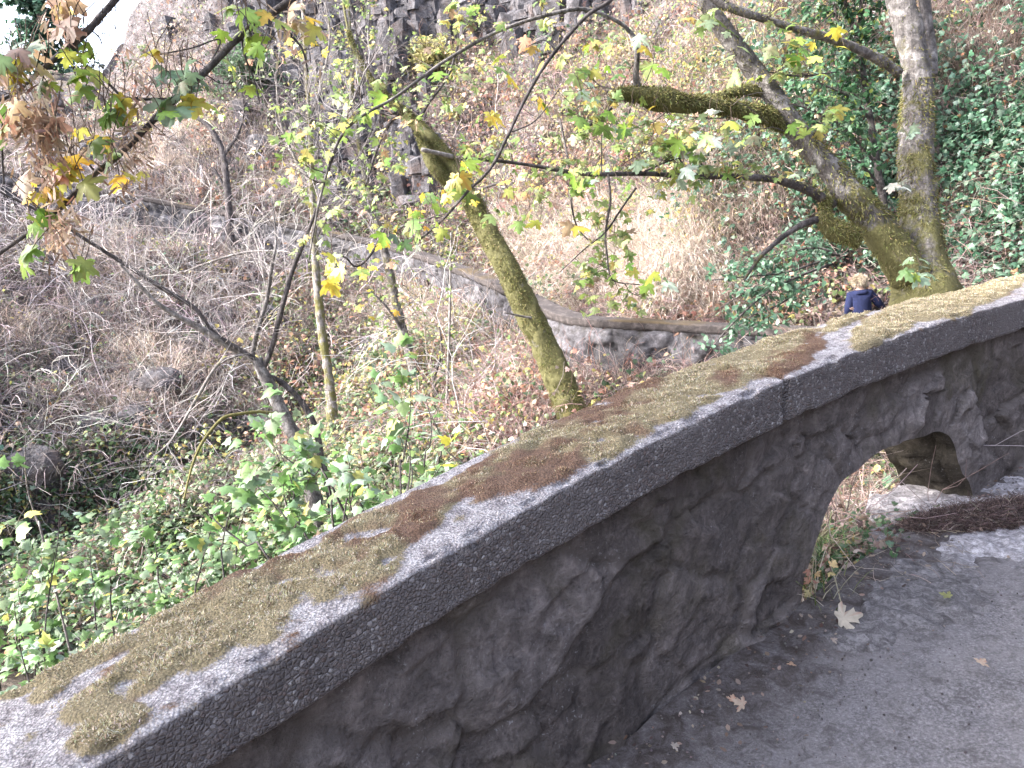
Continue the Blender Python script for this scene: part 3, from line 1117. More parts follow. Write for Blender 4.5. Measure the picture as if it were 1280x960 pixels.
def twig_tree(paths, n, L, r0, up=.25, levels=2, lo=.2, wander=.5, droop=.0, outw=1.0):
    """secondary twigs off limb centre lines; returns V, Q and twig lines of the last level"""
    seg = 5
    lens = np.array([len(p) for p in paths], float)
    ch = rng.choice(len(paths), n, p=lens / lens.sum())
    base = np.zeros((n, 3)); t = np.zeros((n, 3))
    for j in range(n):
        p = paths[ch[j]]
        i = int(rng.uniform(lo, 1) * (len(p) - 2))
        base[j] = p[i]
        t[j] = p[i + 1] - p[i]
    d = norm(norm(t) * .5 + rand_unit(n) * outw + np.array([0, 0, up]))
    Ls = rng.uniform(.5, 1.3, n) * L
    V, Q, pts = twigs(base, d, Ls, rng.uniform(.6, 1.2, n) * r0, wander, droop, seg, 4, .35)
    VS, QS, lines = [V], [Q], [pts]
    off = len(V)
    cur, cl, cr = pts, Ls, r0
    for lv in range(levels - 1):
        m_ = len(cur) * 3
        pi = rng.integers(0, len(cur), m_)
        ki = rng.integers(1, seg, m_)
        b2 = cur[pi, ki]
        t2 = cur[pi, ki + 1] - cur[pi, ki]
        d2 = norm(norm(t2) * .8 + rand_unit(m_) * .8 + np.array([0, 0, up * .6]))
        L2 = cl[pi] * rng.uniform(.3, .65, m_)
        cr *= .55
        V, Q, pts = twigs(b2, d2, L2, cr, wander, droop, seg, 3, .4)
        VS.append(V); QS.append(Q + off); lines.append(pts)
        off += len(V)
        cur, cl = pts, L2
    return np.concatenate(VS), np.concatenate(QS), lines


def leaf_at_twigs(mb, lines, per, kind_, size, pal, lo=.35, droop=.5, flat=1.0):
    n = len(lines) * per
    li = rng.integers(0, len(lines), n)
    f = rng.uniform(lo, 1, n) * 4.99
    k_ = f.astype(int)
    f = (f - k_)[:, None]
    p = lines[li, k_] * (1 - f) + lines[li, k_ + 1] * f
    t = norm(lines[li, k_ + 1] - lines[li, k_])
    y = norm(t * .4 + rand_unit(n) * .8 + np.array([0, 0, -droop]))
    z = norm(rand_unit(n) * .6 / flat + np.array([0, -.15, 1.0]))
    leaves(mb, kind_, p + y * .02, y, z, size * rng.uniform(.55, 1.2, n), pick(pal, n))


def tree_root(name, label, cat, pts, group=None):
    w = P(pts[0][0], pts[0][1], pts[0][2] * KD)
    return thing(name, w, label, cat, group)


def put_limb(root, pts, name, material, mossy=0.0, sides=10, bump=.25, step=.05, bscale=9, label=None):
    c, r = limb(pts, step)
    V, Q, T = tube(c, r, sides, bump, bscale, len(bpy.data.objects))
    if isinstance(mossy, tuple):
        mv = np.repeat(mossy[0] + (mossy[1] - mossy[0]) * sstep(.0, mossy[2], np.linspace(0, 1, len(c))), sides)
        mv = np.concatenate([mv, mv[:1], mv[-1:]])
    else:
        mv = np.full(len(V), mossy)
    o = mk(name, V, [Q, T], material, root, True, {'mossy': mv}, label=label)
    return c, r


def cluster(mb, spots, kind_='maple', size=.15, droop=.75, stalks=None, parent_pts=None):
    """hand-placed leaf clusters: (picture x, picture y, depth, count, spread in pixels, palette letters)"""
    for (x, y, d, n, sp, pals) in spots:
        px = x + rng.normal(size=n) * sp
        py = y + rng.normal(size=n) * sp * .8
        d = d * KD
        w = P(px, py, d + rng.normal(size=n) * sp * d / FOC * 1.2)
        az = rng.uniform(0, 6.283, n)
        yd = norm(np.stack([np.cos(az), np.sin(az), -droop * rng.uniform(.3, 2.0, n)], 1))
        z = norm(rand_unit(n) * .7 + np.array([0, -.25, 1.0]))
        pl = sum([[(wt / max(1, len(pals)),) + tuple(c) for (wt, *c) in BIGC[q]] for q in pals], [])
        leaves(mb, kind_, w, yd, z, size * .8 * KD ** .8 * rng.uniform(.5, 1.25, n), pick(pl, n, .2))
        if stalks is not None:
            L = size * rng.uniform(.8, 1.6, n)
            V, Q, _ = twigs(w, norm(-yd * .6 + np.array([0, 0, .9]) + rand_unit(n) * .3), L, .0022, .3, 0, 4, 3, .8)
            stalks.add(V, Q, None, np.tile(np.array([[.10, .075, .06]]), (len(V), 1)))


# ---- the big two-stemmed maple at the right
trunk = root_down([(1156, 380, 6.6, 96), (1153, 335, 6.6, 70), (1151, 300, 6.6, 60), (1147, 250, 6.6, 51), (1145, 200, 6.6, 47), (1146, 150, 6.6, 44), (1147, 100, 6.6, 40),
                   (1138, 50, 6.6, 40), (1125, 0, 6.6, 39), (1100, -110, 6.7, 36), (1085, -260, 6.9, 30), (1090, -420, 7.2, 22), (1070, -560, 7.6, 12)], 1.4)
T1 = tree_root('maple_tree', 'big two-stemmed grey maple with mossy foot rising behind the far end of the parapet', 'tree', trunk)
paths = []
mm = MB()
c, r = put_limb(T1, trunk, 'trunk', M_BARK, (.72, .34, .42), 28, .22)
V, Q, C = moss_on(c, r, 11000, .0, .35, MOSSC, .03); mm.add(V, Q, None, C)
V, Q, C = moss_on(c, r, 1500, .2, .75, MOSSC, .02); mm.add(V, Q, None, C)
lean = [(1140, 345, 6.55, 60), (1112, 305, 6.5, 52), (1085, 268, 6.45, 46), (1062, 243, 6.4, 42), (1040, 215, 6.4, 37), (1000, 170, 6.35, 32), (972, 127, 6.3, 29), (942, 87, 6.3, 28), (900, 30, 6.2, 26), (880, -4, 6.2, 24), (846, -60, 6.2, 21), (800, -160, 6.2, 14), (770, -260, 6.3, 8)]
c, r = put_limb(T1, lean, 'limb', M_BARK, (.7, .27, .35), 24, .25, label='grey limb leaning left'); paths.append(c)
V, Q, C = moss_on(c, r, 4500, .0, .3, MOSSC, .028); mm.add(V, Q, None, C)
V, Q, C = moss_on(c, r, 700, .3, .6, MOSSC, .02); mm.add(V, Q, None, C)
c, r = put_limb(T1, [(1166, 95, 6.75, 12), (1163, 60, 6.8, 16), (1158, 20, 6.8, 16), (1156, -40, 6.8, 15), (1170, -200, 6.9, 12), (1190, -400, 7, 6)], 'limb', M_BARK, .2, 12, .2); paths.append(c)
c, r = put_limb(T1, [(1124, 92, 6.55, 15), (1105, 78, 6.5, 15), (1080, 65, 6.4, 14), (1045, 50, 6.3, 13), (1010, 40, 6.2, 12), (960, 25, 6.1, 11), (915, 10, 6.0, 12), (892, -2, 6.0, 12), (850, -40, 5.9, 8), (800, -80, 5.8, 5)], 'limb', M_BARK, .35, 12, .3); paths.append(c)
V, Q, C = moss_on(c, r, 900, .0, .7, MOSSC, .02); mm.add(V, Q, None, C)
mossy = [(988, 158, 6.35, 20), (960, 146, 6.3, 26), (925, 139, 6.2, 24), (890, 131, 6.1, 19), (862, 131, 6.05, 22), (838, 127, 6.0, 32), (815, 122, 6.0, 30), (795, 119, 5.95, 20), (772, 117, 5.9, 12), (766, 130, 5.85, 7)]
c, r = put_limb(T1, mossy, 'limb', M_BARK, .9, 16, .45, label='moss-wrapped limb reaching left'); paths.append(c)
V, Q, C = moss_on(c, r, 9000, .0, 1, MOSSC, .028); mm.add(V, Q, None, C)
c, r = put_limb(T1, [(952, 115, 6.3, 14), (930, 113, 6.25, 16), (905, 119, 6.2, 14), (888, 124, 6.15, 8), (870, 118, 6.1, 3)], 'limb', M_BARK, .9, 12, .4)
V, Q, C = moss_on(c, r, 1500, .0, 1, MOSSC, .022); mm.add(V, Q, None, C)
longl = [(1042, 255, 6.4, 16), (1010, 238, 6.3, 14), (975, 226, 6.2, 11), (930, 221, 6.05, 9), (860, 220, 5.9, 8), (800, 217, 5.8, 7), (740, 218, 5.7, 6.5), (700, 213, 5.65, 5.5), (660, 206, 5.6, 5), (620, 201, 5.55, 4.5), (575, 198, 5.5, 4)]
c, r = put_limb(T1, longl, 'limb', M_BARKD, .25, 8, .3, label='thin dark limb running level to the left'); longc = c
V, Q, C = moss_on(c, r, 700, .0, .35, MOSSC, .02); mm.add(V, Q, None, C)
c, r = put_limb(T1, [(1050, 283, 6.4, 14), (1035, 275, 6.4, 12), (1012, 277, 6.35, 10), (984, 292, 6.3, 8), (962, 310, 6.2, 7), (948, 324, 6.15, 6), (930, 350, 6.1, 4)], 'limb', M_BARKD, .4, 8, .3); lowc = c
c, r = put_limb(T1, [(1075, 300, 6.35, 20), (1052, 292, 6.35, 30), (1036, 282, 6.35, 24), (1030, 262, 6.35, 12), (1036, 245, 6.35, 6)], 'limb', M_BARK, .9, 14, .6, label='mossy knob of a broken limb')
V, Q, C = moss_on(c, r, 3000, .0, 1, MOSSC, .03); mm.add(V, Q, None, C)
arch = [(800, 118, 6.0, 14), (795, 100, 5.95, 10), (796, 80, 5.9, 8), (795, 54, 5.85, 7), (781, 33, 5.8, 6), (745, 15, 5.7, 6), (709, 13, 5.6, 6), (630, 36, 5.5, 5.5), (558, 75, 5.4, 5), (493, 122, 5.3, 4.5), (460, 140, 5.25, 4.5), (436, 158, 5.2, 4.5), (418, 187, 5.2, 4.5), (400, 248, 5.2, 4), (392, 290, 5.2, 3), (385, 330, 5.2, 2)]
c, r = put_limb(T1, arch, 'limb', M_BARK, .15, 7, .25, label='long thin branch arching far over to the left'); archc = c
hang = [[(760, 218, 5.7, 3), (763, 250, 5.7, 3.5), (757, 290, 5.68, 3.2), (759, 320, 5.66, 3), (766, 350, 5.6, 2), (800, 356, 5.6, 1.6)],
        [(795, 235, 5.8, 3), (776, 262, 5.75, 3), (757, 290, 5.7, 2.6), (730, 312, 5.7, 2), (700, 340, 5.7, 1.4)],
        [(700, 150, 5.9, 3.5), (709, 195, 5.8, 3.4), (712, 220, 5.75, 3), (715, 260, 5.7, 3), (722, 285, 5.7, 2.4), (735, 300, 5.7, 1.6)],
        [(866, 220, 5.9, 2.5), (850, 200, 5.8, 2.5), (845, 180, 5.75, 2), (838, 160, 5.7, 1.5)],
        [(752, 218, 5.7, 2.2), (752, 180, 5.7, 1.8), (753, 140, 5.7, 1.4)], [(890, 220, 5.95, 3), (872, 200, 5.9, 2.4), (856, 180, 5.9, 1.6)],
        [(800, 217, 5.75, 2.5), (840, 200, 5.75, 2.4), (870, 195, 5.8, 1.6)], [(1045, 90, 6.3, 2), (1000, 95, 6.3, 2.8), (960, 90, 6.3, 2.2)], [(720, 165, 5.9, 4), (740, 155, 5.9, 4), (765, 135, 5.9, 4)]]
hp = []
for h_ in hang:
    c, r = put_limb(T1, h_, 'branch', M_BARKD, .1, 5, .1, .04); hp.append(c)
mm.build('moss_clumps', M_MOSS, T1)
lf = MB(); st = MB()
V, Q, lines = twig_tree([archc, longc] + hp, 130, .38, .003, .1, 2)
st.add(V, Q, None, np.tile([[.07, .055, .05]], (len(V), 1)))
leaf_at_twigs(lf, lines[1], 2, 'maple', .062, BIGC['m'])
V, Q, lines = twig_tree(paths, 40, .5, .006, .3, 2)
st.add(V, Q, None, np.tile([[.08, .07, .065]], (len(V), 1)))
leaf_at_twigs(lf, lines[1], 1, 'maple', .11, BIGC['m'])
cluster(lf, [(755, 120, 5.6, 9, 22, 'bg'), (735, 145, 5.6, 7, 18, 'bg'), (775, 150, 5.6, 6, 14, 'g'), (850, 165, 5.6, 8, 22, 'bg'), (870, 180, 5.6, 6, 16, 'b'), (745, 215, 5.5, 7, 18, 'gb'), (715, 215, 5.5, 5, 14, 'bg'),
             (830, 215, 5.7, 7, 22, 'gb'), (900, 165, 5.8, 5, 20, 'bg'), (880, 215, 5.8, 4, 14, 'b'), (960, 170, 6.0, 4, 30, 'gb'), (620, 150, 5.4, 2, 5, 'y'), (680, 130, 5.5, 3, 10, 'yg'), (800, 145, 5.7, 4, 20, 'y'), (775, 330, 5.6, 6, 18, 'g'),
             (740, 375, 5.9, 6, 12, 'm'), (820, 350, 5.6, 4, 10, 'bg'), (700, 250, 5.7, 4, 26, 'my'), (640, 260, 5.6, 5, 20, 'mo'), (570, 235, 5.4, 3, 18, 'yg'), (470, 140, 5.2, 5, 18, 'g'), (440, 150, 5.2, 4, 14, 'g'), (610, 110, 5.4, 4, 22, 'gy'),
             (560, 70, 5.4, 3, 16, 'go'), (690, 60, 5.5, 6, 26, 'gy'), (660, 50, 5.5, 3, 10, 'oy'), (765, 70, 5.6, 5, 20, 'gb'), (805, 65, 5.7, 4, 12, 'gy'), (880, 10, 6, 5, 22, 'b'), (1010, 60, 6.3, 5, 30, 'g'), (1000, 210, 6.2, 3, 10, 'b'), (1115, 225, 6.2, 4, 8, 'b'), (1137, 158, 6.3, 3, 6, 'b'), (1155, 330, 6.1, 5, 10, 'b'), (1135, 345, 6.1, 4, 8, 'gb'),
             (1045, 60, 6.0, 4, 20, 'y'), (990, 75, 6.0, 4, 20, 'yg'), (415, 335, 5.0, 4, 8, 'y'), (440, 330, 5.0, 2, 10, 'gy'), (505, 290, 5.1, 5, 18, 'gy'), (520, 300, 5.1, 3, 14, 'b'), (540, 245, 5.3, 3, 10, 'g'), (380, 190, 5.2, 4, 24, 'mo')], 'maple', .125, .75, st)
# the crown above the picture, which shades the right of the slope
V, Q, lines = twig_tree([p[int(len(p) * .72):] for p in paths[:2]], 40, 1.4, .010, .5, 2, .3)
st.add(V, Q, None, np.tile([[.09, .08, .075]], (len(V), 1)))
cx = P(np.array([1250, 1100, 950, 1200, 1350]), np.array([-420, -560, -420, -700, -300]), np.array([7.2, 7.6, 7, 8, 7.6]))
pp_ = np.concatenate([c_ + rng.normal(size=(420, 3)) * [1.1, 1.1, .7] for c_ in cx])
leaves(lf, 'maple', pp_, norm(rand_unit(len(pp_)) + [0, 0, -.6]), norm(rand_unit(len(pp_)) * .6 + [0, 0, 1.]), .2, pick(BIGC['g'], len(pp_)))
st.build('twig_sprays', M_TWIG, T1)
lf.build('foliage', M_LEAF, T1)

# ---- the leaning mossy maple in the middle
KD = 1.3
tr = root_down([(722, 530, 8.3, 50), (712, 508, 8.3, 43), (690, 455, 8.35, 39), (662, 395, 8.4, 37), (640, 348, 8.4, 34), (620, 310, 8.45, 32), (600, 272, 8.5, 30), (585, 242, 8.5, 26), (568, 212, 8.5, 24), (552, 190, 8.5, 21), (530, 165, 8.5, 19), (507, 142, 8.5, 14), (490, 128, 8.5, 11), (472, 108, 8.5, 8), (452, 80, 8.55, 6), (436, 40, 8.6, 4), (425, -20, 8.7, 3)], 1.25)
T3 = tree_root('leaning_maple_tree', 'moss-covered maple trunk leaning left just beyond the parapet', 'tree', tr)
mm = MB(); lf = MB(); st = MB()
c, r = put_limb(T3, tr, 'trunk', M_BARK, .66, 26, .30, .04, 7); p0 = c
V, Q, C = moss_on(c, r, 26000, .0, .9, MOSSC, .032, w=.0045); mm.add(V, Q, None, C)
c, r = put_limb(T3, [(560, 228, 8.45, 16), (546, 212, 8.4, 17), (536, 195, 8.4, 15), (528, 180, 8.4, 9), (520, 165, 8.4, 5)], 'limb', M_BARK, .8, 12, .5)
V, Q, C = moss_on(c, r, 3500, .0, 1, MOSSC, .03); mm.add(V, Q, None, C)
c, r = put_limb(T3, [(566, 196, 8.4, 7), (545, 191, 8.3, 6.5), (527, 187, 8.2, 6)], 'limb', M_BARKP, .0, 8, .15, label='pale broken stub')
c, r = put_limb(T3, [(668, 398, 8.3, 4), (650, 395, 8.2, 3.5), (630, 390, 8.1, 3)], 'limb', M_BARKP, .0, 6, .15)
tips = []
for q in ([(507, 142, 8.5, 8), (490, 150, 8.5, 6), (470, 190, 8.5, 4), (455, 240, 8.4, 2.5)], [(490, 128, 8.5, 7), (470, 100, 8.5, 5), (450, 60, 8.6, 4), (440, 10, 8.7, 3), (430, -40, 8.7, 2)],
          [(520, 155, 8.5, 7), (535, 130, 8.6, 5), (560, 95, 8.7, 4), (575, 50, 8.8, 3), (600, 0, 8.9, 2)], [(585, 250, 8.4, 6), (605, 235, 8.2, 4), (640, 225, 8.0, 2.5)],
          [(500, 140, 8.5, 7), (480, 142, 8.4, 4), (440, 130, 8.3, 3), (410, 120, 8.2, 2)]):
    c, r = put_limb(T3, q, 'branch', M_BARKD, .3, 6, .2); tips.append(c)
V, Q, lines = twig_tree(tips, 60, .6, .006, .15, 2)
st.add(V, Q, None, np.tile([[.11, .09, .085]], (len(V), 1)))
leaf_at_twigs(lf, lines[1], 4, 'lobed', .065, BIGC['m'])
cluster(lf, [(490, 250, 8.4, 12, 26, 'my'), (460, 200, 8.4, 10, 26, 'mo'), (540, 110, 8.4, 8, 26, 'mo'), (600, 60, 8.6, 8, 26, 'm'), (480, 130, 8.4, 8, 20, 'gm'), (575, 240, 8.2, 6, 14, 'gy'), (660, 230, 8.2, 12, 24, 'om'), (640, 240, 8.2, 8, 18, 'o')], 'maple', .13, .7, st)
mm.build('moss_clumps', M_MOSS, T3)
st.build('twig_sprays', M_TWIG, T3)
lf.build('foliage', M_LEAF, T3)


KD = 1.0


def simple_tree(name, label, trunk, branches, material, mossy, ntw, twl, leafpal, nper, lsize, clus=(), group=None, twc=(.16, .14, .135), kindl='lobed', mossn=0, up=.3, lev=2, r0=.006, kd=1.0):
    global KD
    KD = kd
    twl, lsize, r0 = twl * kd ** .8, lsize * kd ** .8, r0 * kd ** .7
    tr = root_down(trunk, 1.25)
    R = tree_root(name, label, 'tree', tr, group)
    c, r = put_limb(R, tr, 'trunk', material, mossy, 12, .28)
    ps = [c[len(c) // 3:]]
    if mossn:
        V, Q, C = moss_on(c, r, mossn, .0, .8, MOSSC, .022)
        mk('moss_clumps', V, [Q], M_MOSS, R, cols=C)
    for b_ in branches:
        c, r = put_limb(R, b_, 'branch', material, mossy * .8, 8, .25); ps.append(c)
    st = MB(); lf = MB()
    if ntw:
        V, Q, lines = twig_tree(ps, ntw, twl, r0, up, lev)
        st.add(V, Q, None, np.tile([twc], (len(V), 1)) * rng.uniform(.8, 1.2, (len(V), 1)))
        if nper:
            leaf_at_twigs(lf, lines[-1], nper, kindl, lsize, leafpal)
    if clus:
        cluster(lf, clus, 'maple', .13, .7, st)
    st.build('twig_sprays', M_TWIG, R)
    lf.build('foliage', M_LEAF, R)
    KD = 1.0
    return R


simple_tree('slender_maple_tree', 'slender grey trunk left of the leaning mossy maple with its foot in low brush',
            [(532, 512, 9.2, 16), (526, 490, 9.2, 15), (515, 455, 9.2, 15), (500, 400, 9.2, 13), (488, 345, 9.2, 12), (477, 298, 9.2, 11), (466, 255, 9.2, 10), (455, 215, 9.2, 8), (447, 170, 9.2, 6), (440, 110, 9.2, 5), (438, 40, 9.2, 4), (430, -60, 9.3, 3)],
            [[(470, 275, 9.2, 6), (450, 250, 9.1, 5), (425, 235, 9.0, 3), (400, 215, 9, 2)], [(480, 310, 9.2, 6), (500, 285, 9.1, 4), (530, 275, 9.0, 3), (560, 265, 9, 2)], [(450, 190, 9.2, 5), (470, 160, 9.2, 4), (480, 110, 9.2, 3), (485, 60, 9.2, 2)], [(508, 425, 9.2, 5), (492, 395, 9.1, 4), (470, 370, 9, 2.5), (455, 365, 9, 1.5)]],
            M_BARK, .45, 100, .6, BIGC['m'], 2, .055, [(470, 330, 9, 14, 22, 'my'), (450, 280, 9, 12, 24, 'mo'), (500, 290, 9, 10, 20, 'ym'), (450, 370, 9, 8, 20, 'my'), (520, 390, 9, 8, 20, 'm')], mossn=1500, kd=1.58)
simple_tree('lichened_tree', 'thin upright trunk with yellow lichen, second upright stem left of the leaning maple',
            [(418, 560, 11, 19), (412, 480, 11, 14), (403, 420, 11, 13), (396, 350, 11, 12), (392, 290, 11, 10), (390, 220, 11, 8), (386, 140, 11, 6), (381, 60, 11, 5), (376, -40, 11, 4)],
            [[(393, 300, 11, 6), (410, 270, 11, 5), (432, 250, 10.9, 4), (440, 215, 10.8, 2)], [(390, 230, 11, 6), (370, 200, 11, 5), (350, 150, 10.9, 4), (345, 90, 10.8, 2)], [(387, 150, 11, 5), (400, 110, 11, 4), (412, 50, 11, 3), (405, -10, 11, 2)]],
            M_BARKP, .5, 120, .8, BIGC['m'], 1, .06, [(380, 220, 10.8, 16, 22, 'mg'), (395, 150, 10.8, 18, 24, 'mg'), (350, 60, 10.8, 20, 26, 'om'), (410, 60, 10.8, 14, 22, 'my'), (300, 130, 10.8, 14, 30, 'mg'), (330, 200, 10.8, 12, 26, 'mo')], mossn=900, twc=(.3, .27, .26), kd=1.31)
simple_tree('snag_tree', 'dark bent trunk standing before the far wall at upper left', [(292, 345, 13.5, 14), (289, 302, 13.5, 11), (286, 260, 13.5, 10), (284, 235, 13.5, 10), (278, 190, 13.5, 9), (268, 168, 13.5, 8), (256, 154, 13.5, 6), (235, 142, 13.5, 3)],
            [[(284, 240, 13.5, 5), (270, 215, 13.5, 4), (262, 205, 13.5, 2)], [(279, 195, 13.5, 6), (296, 170, 13.5, 4), (305, 140, 13.5, 3), (300, 105, 13.4, 2)]], M_BARKD, .3, 40, .8, BIGC['m'], 0, .09, twc=(.16, .14, .14), kd=1.53)
simple_tree('understory_tree', 'thin dark tree with small leaves just left of the big maple trunk', [(1112, 300, 9.5, 12), (1104, 250, 9.5, 11), (1096, 205, 9.5, 11), (1090, 165, 9.5, 10), (1082, 115, 9.5, 9), (1074, 60, 9.5, 8), (1063, 20, 9.5, 7), (1050, -20, 9.5, 5), (1040, -120, 9.5, 3)],
            [[(1080, 105, 9.5, 6), (1060, 70, 9.4, 5), (1045, 20, 9.3, 4), (1040, -20, 9.3, 3)], [(1072, 50, 9.5, 6), (1075, 20, 9.4, 5), (1078, -30, 9.4, 3)], [(1095, 205, 9.5, 4), (1060, 165, 9.3, 3.5), (1020, 140, 9.1, 3), (990, 130, 9, 2)], [(1088, 150, 9.5, 4), (1060, 120, 9.3, 3), (1010, 100, 9.2, 2)], [(1098, 230, 9.5, 4), (1070, 200, 9.2, 3), (1030, 190, 9, 2)]],
            M_BARKD, .3, 130, .55, [(4, .05, .13, .06), (3, .08, .17, .08), (2, .04, .09, .05), (1, .2, .25, .06)], 10, .08, twc=(.06, .05, .05), kindl='simple', up=.1, kd=1.3)

# ---- the bare multi-stemmed tree at left
KD = 1.35
KW = .70
base = [(378, 568, 7.4, 26), (366, 540, 7.4, 25), (350, 510, 7.4, 24), (338, 485, 7.4, 23), (327, 462, 7.4, 21), (322, 448, 7.4, 18)]
tr = root_down(base, 1.2)
T6 = tree_root('bare_shrub_tree', 'bare grey tree forking low into several long crooked stems at left', 'tree', tr)
bc, r = put_limb(T6, tr, 'trunk', M_BARK, .3, 16, .3)
ps = []
for q, mt_, ms in (([(325, 455, 7.4, 15), (309, 444, 7.4, 13), (288, 434, 7.3, 13), (266, 419, 7.2, 13), (240, 405, 7.1, 12), (216, 392, 7.0, 10), (194, 377, 6.9, 8), (172, 354, 6.8, 6), (150, 330, 6.7, 4)], M_BARKP, .35),
                   ([(318, 448, 7.35, 8), (300, 437, 7.3, 8), (266, 415, 7.2, 8), (244, 386, 7.1, 8), (201, 359, 7.0, 8), (154, 329, 6.8, 7), (108, 300, 6.6, 6), (60, 270, 6.4, 5), (0, 240, 6.2, 4)], M_BARKD, .1),
                   ([(318, 452, 7.4, 10), (316, 440, 7.4, 9), (323, 410, 7.3, 8), (334, 372, 7.3, 7), (340, 332, 7.2, 6), (345, 300, 7.2, 4), (340, 250, 7.2, 2)], M_BARK, .1),
                   ([(330, 458, 7.4, 10), (338, 440, 7.4, 10), (345, 415, 7.35, 9), (354, 379, 7.3, 9), (365, 340, 7.3, 8), (381, 300, 7.25, 7), (395, 262, 7.2, 6), (410, 215, 7.2, 5), (425, 170, 7.2, 4), (440, 130, 7.2, 3), (470, 60, 7.2, 2)], M_BARKD, .1),
                   ([(310, 444, 7.35, 6), (298, 444, 7.3, 6), (273, 455, 7.2, 6), (248, 494, 7.1, 6), (230, 526, 7.0, 5), (210, 555, 6.9, 3), (190, 572, 6.8, 2)], M_BARKP, .4),
                   ([(350, 518, 7.4, 6), (325, 515, 7.3, 6), (302, 517, 7.2, 6), (280, 522, 7.1, 6), (262, 540, 7.0, 6), (248, 562, 6.9, 5), (238, 590, 6.8, 4), (230, 625, 6.7, 3)], M_BARKP, .7),
                   ([(335, 470, 7.45, 10), (352, 478, 7.5, 10), (375, 500, 7.5, 11), (393, 530, 7.5, 11), (402, 573, 7.5, 11), (408, 600, 7.5, 11), (414, 640, 7.5, 10), (417, 680, 7.4, 10)], M_BARKD, .3),
                   ([(230, 340, 7.6, 3), (270, 325, 7.6, 4), (310, 315, 7.6, 4), (350, 314, 7.5, 3), (372, 318, 7.4, 2)], M_BARKP, .3)):
    c, r = put_limb(T6, q, 'branch', mt_, ms, 9, .28, .04); ps.append(c)
st = MB()
V, Q, lines = twig_tree(ps[:5], 130, 1.0, .0042, .4, 3, .2, .4)
st.add(V, Q, None, np.tile([[.42, .39, .385]], (len(V), 1)) * rng.uniform(.6, 1.25, (len(V), 1)))
st.build('twig_sprays', M_TWIG, T6)

KW = .86
# ---- thin saplings with pale stems in mid view
KD = 1.5
for lab, q in (('thin straight pale sapling left of the leaning maple', [(558, 520, 8.6, 4.5), (560, 460, 8.6, 4), (562, 400, 8.6, 3.6), (563, 340, 8.6, 3), (564, 290, 8.6, 2.2)]),
               ('short dark sapling beside the foot of the slender maple', [(549, 520, 8.9, 8), (546, 495, 8.9, 7), (543, 470, 8.9, 6), (552, 440, 8.9, 4), (548, 400, 8.9, 2)]),
               ('thin pale sapling before the far stone wall', [(781, 478, 9.6, 2.4), (782, 450, 9.6, 2.2), (780, 400, 9.6, 1.8), (782, 370, 9.6, 1.4)])):
    q = root_down(q, 1.1)
    R = tree_root('sapling_tree', lab, 'tree', q)
    c, r = put_limb(R, q, 'stem', M_BARKP if 'pale' in lab else M_BARKD, .1, 6, .15)
    V, Q, lines = twig_tree([c], 12, .3, .003, .3, 2)
    mk('twig_sprays', V, [Q], M_TWIG, R, cols=np.tile([[.2, .18, .17]], (len(V), 1)))
    lf = MB(); leaf_at_twigs(lf, lines[1], 2, 'lobed', .07, BIGC['m']); lf.build('foliage', M_LEAF, R)


KD = 1.0
# ---- foreground maple branches hanging into the picture
def seeds(mb, x, y, d, n, sp, pal, size=.045):
    w = P(x + rng.normal(size=n) * sp, y + rng.normal(size=n) * sp * 1.5, d + rng.normal(size=n) * .05)
    leaves(mb, 'key', w, norm(rand_unit(n) * .8 + [0, 0, -.7]), rand_unit(n), size * rng.uniform(.7, 1.2, n), pick(pal, n, .2))


BROWN = [(3, .40, .29, .21), (3, .30, .21, .15), (2, .50, .38, .29), (1, .22, .14, .10)]


OVER = thing('maple_tree', (-5.0, .2, float(ground(-5.0, .2)) - .1), 'overhanging maple whose branches with yellow green and withered leaves cross the upper left corner', 'tree')


def world_limb(pts, name, root, sides=10):
    c = catmull(np.array(pts, float), .08)
    V, Q, T = tube(c[:, :3], c[:, 3], sides, .25, 8, 3)
    mk(name, V, [Q, T], M_BARKD, root, attrs={'mossy': np.full(len(V), .3)})
    return c[:, :3]


_z0 = float(ground(-5.0, .2)) - .1
_e1 = P(470, -90, 3.3)
_e2 = P(200, -70, 3.0)
world_limb([(-5.0, .2, _z0, .24), (-4.9, .3, 1.5, .2), (-4.6, .5, 4, .16), (-4.2, .7, 6.2, .10), (-3.8, .8, 8.2, .03)], 'trunk', OVER)
world_limb([(-4.6, .5, 4.0, .10), (-3.2, .9, 5.0, .08), (-1.5, 1.6, 5.2, .05), (-.5, 2.4, 4.4, .03), (*_e1, .0187)], 'limb', OVER)
world_limb([(-4.7, .45, 3.4, .07), (-3.4, .9, 4.2, .05), (-2.2, 1.6, 4.1, .03), (*_e2, .0138)], 'limb', OVER)
_cl = MB()  # unseen crown, added towards the sun to shade the near wall and path
for c_, n_, sp_ in (((-4.3, .6, 5.6), 900, (1.3, 1.1, .9)), ((-3.0, .9, 5.6), 900, (1.1, 1.0, .6)), ((-4.6, -.4, 4.4), 450, (1, .9, .7)), ((-5.2, 1.0, 6.6), 600, (1.2, 1.0, .9))):
    w_ = np.array(c_) + rng.normal(size=(n_, 3)) * sp_
    leaves(_cl, 'maple', w_, norm(rand_unit(n_) + [0, 0, -.6]), norm(rand_unit(n_) * .6 + [0, 0, 1.]), .2, pick(BIGC['g'], n_))
_cl.build('shade_crown', M_LEAF, OVER)


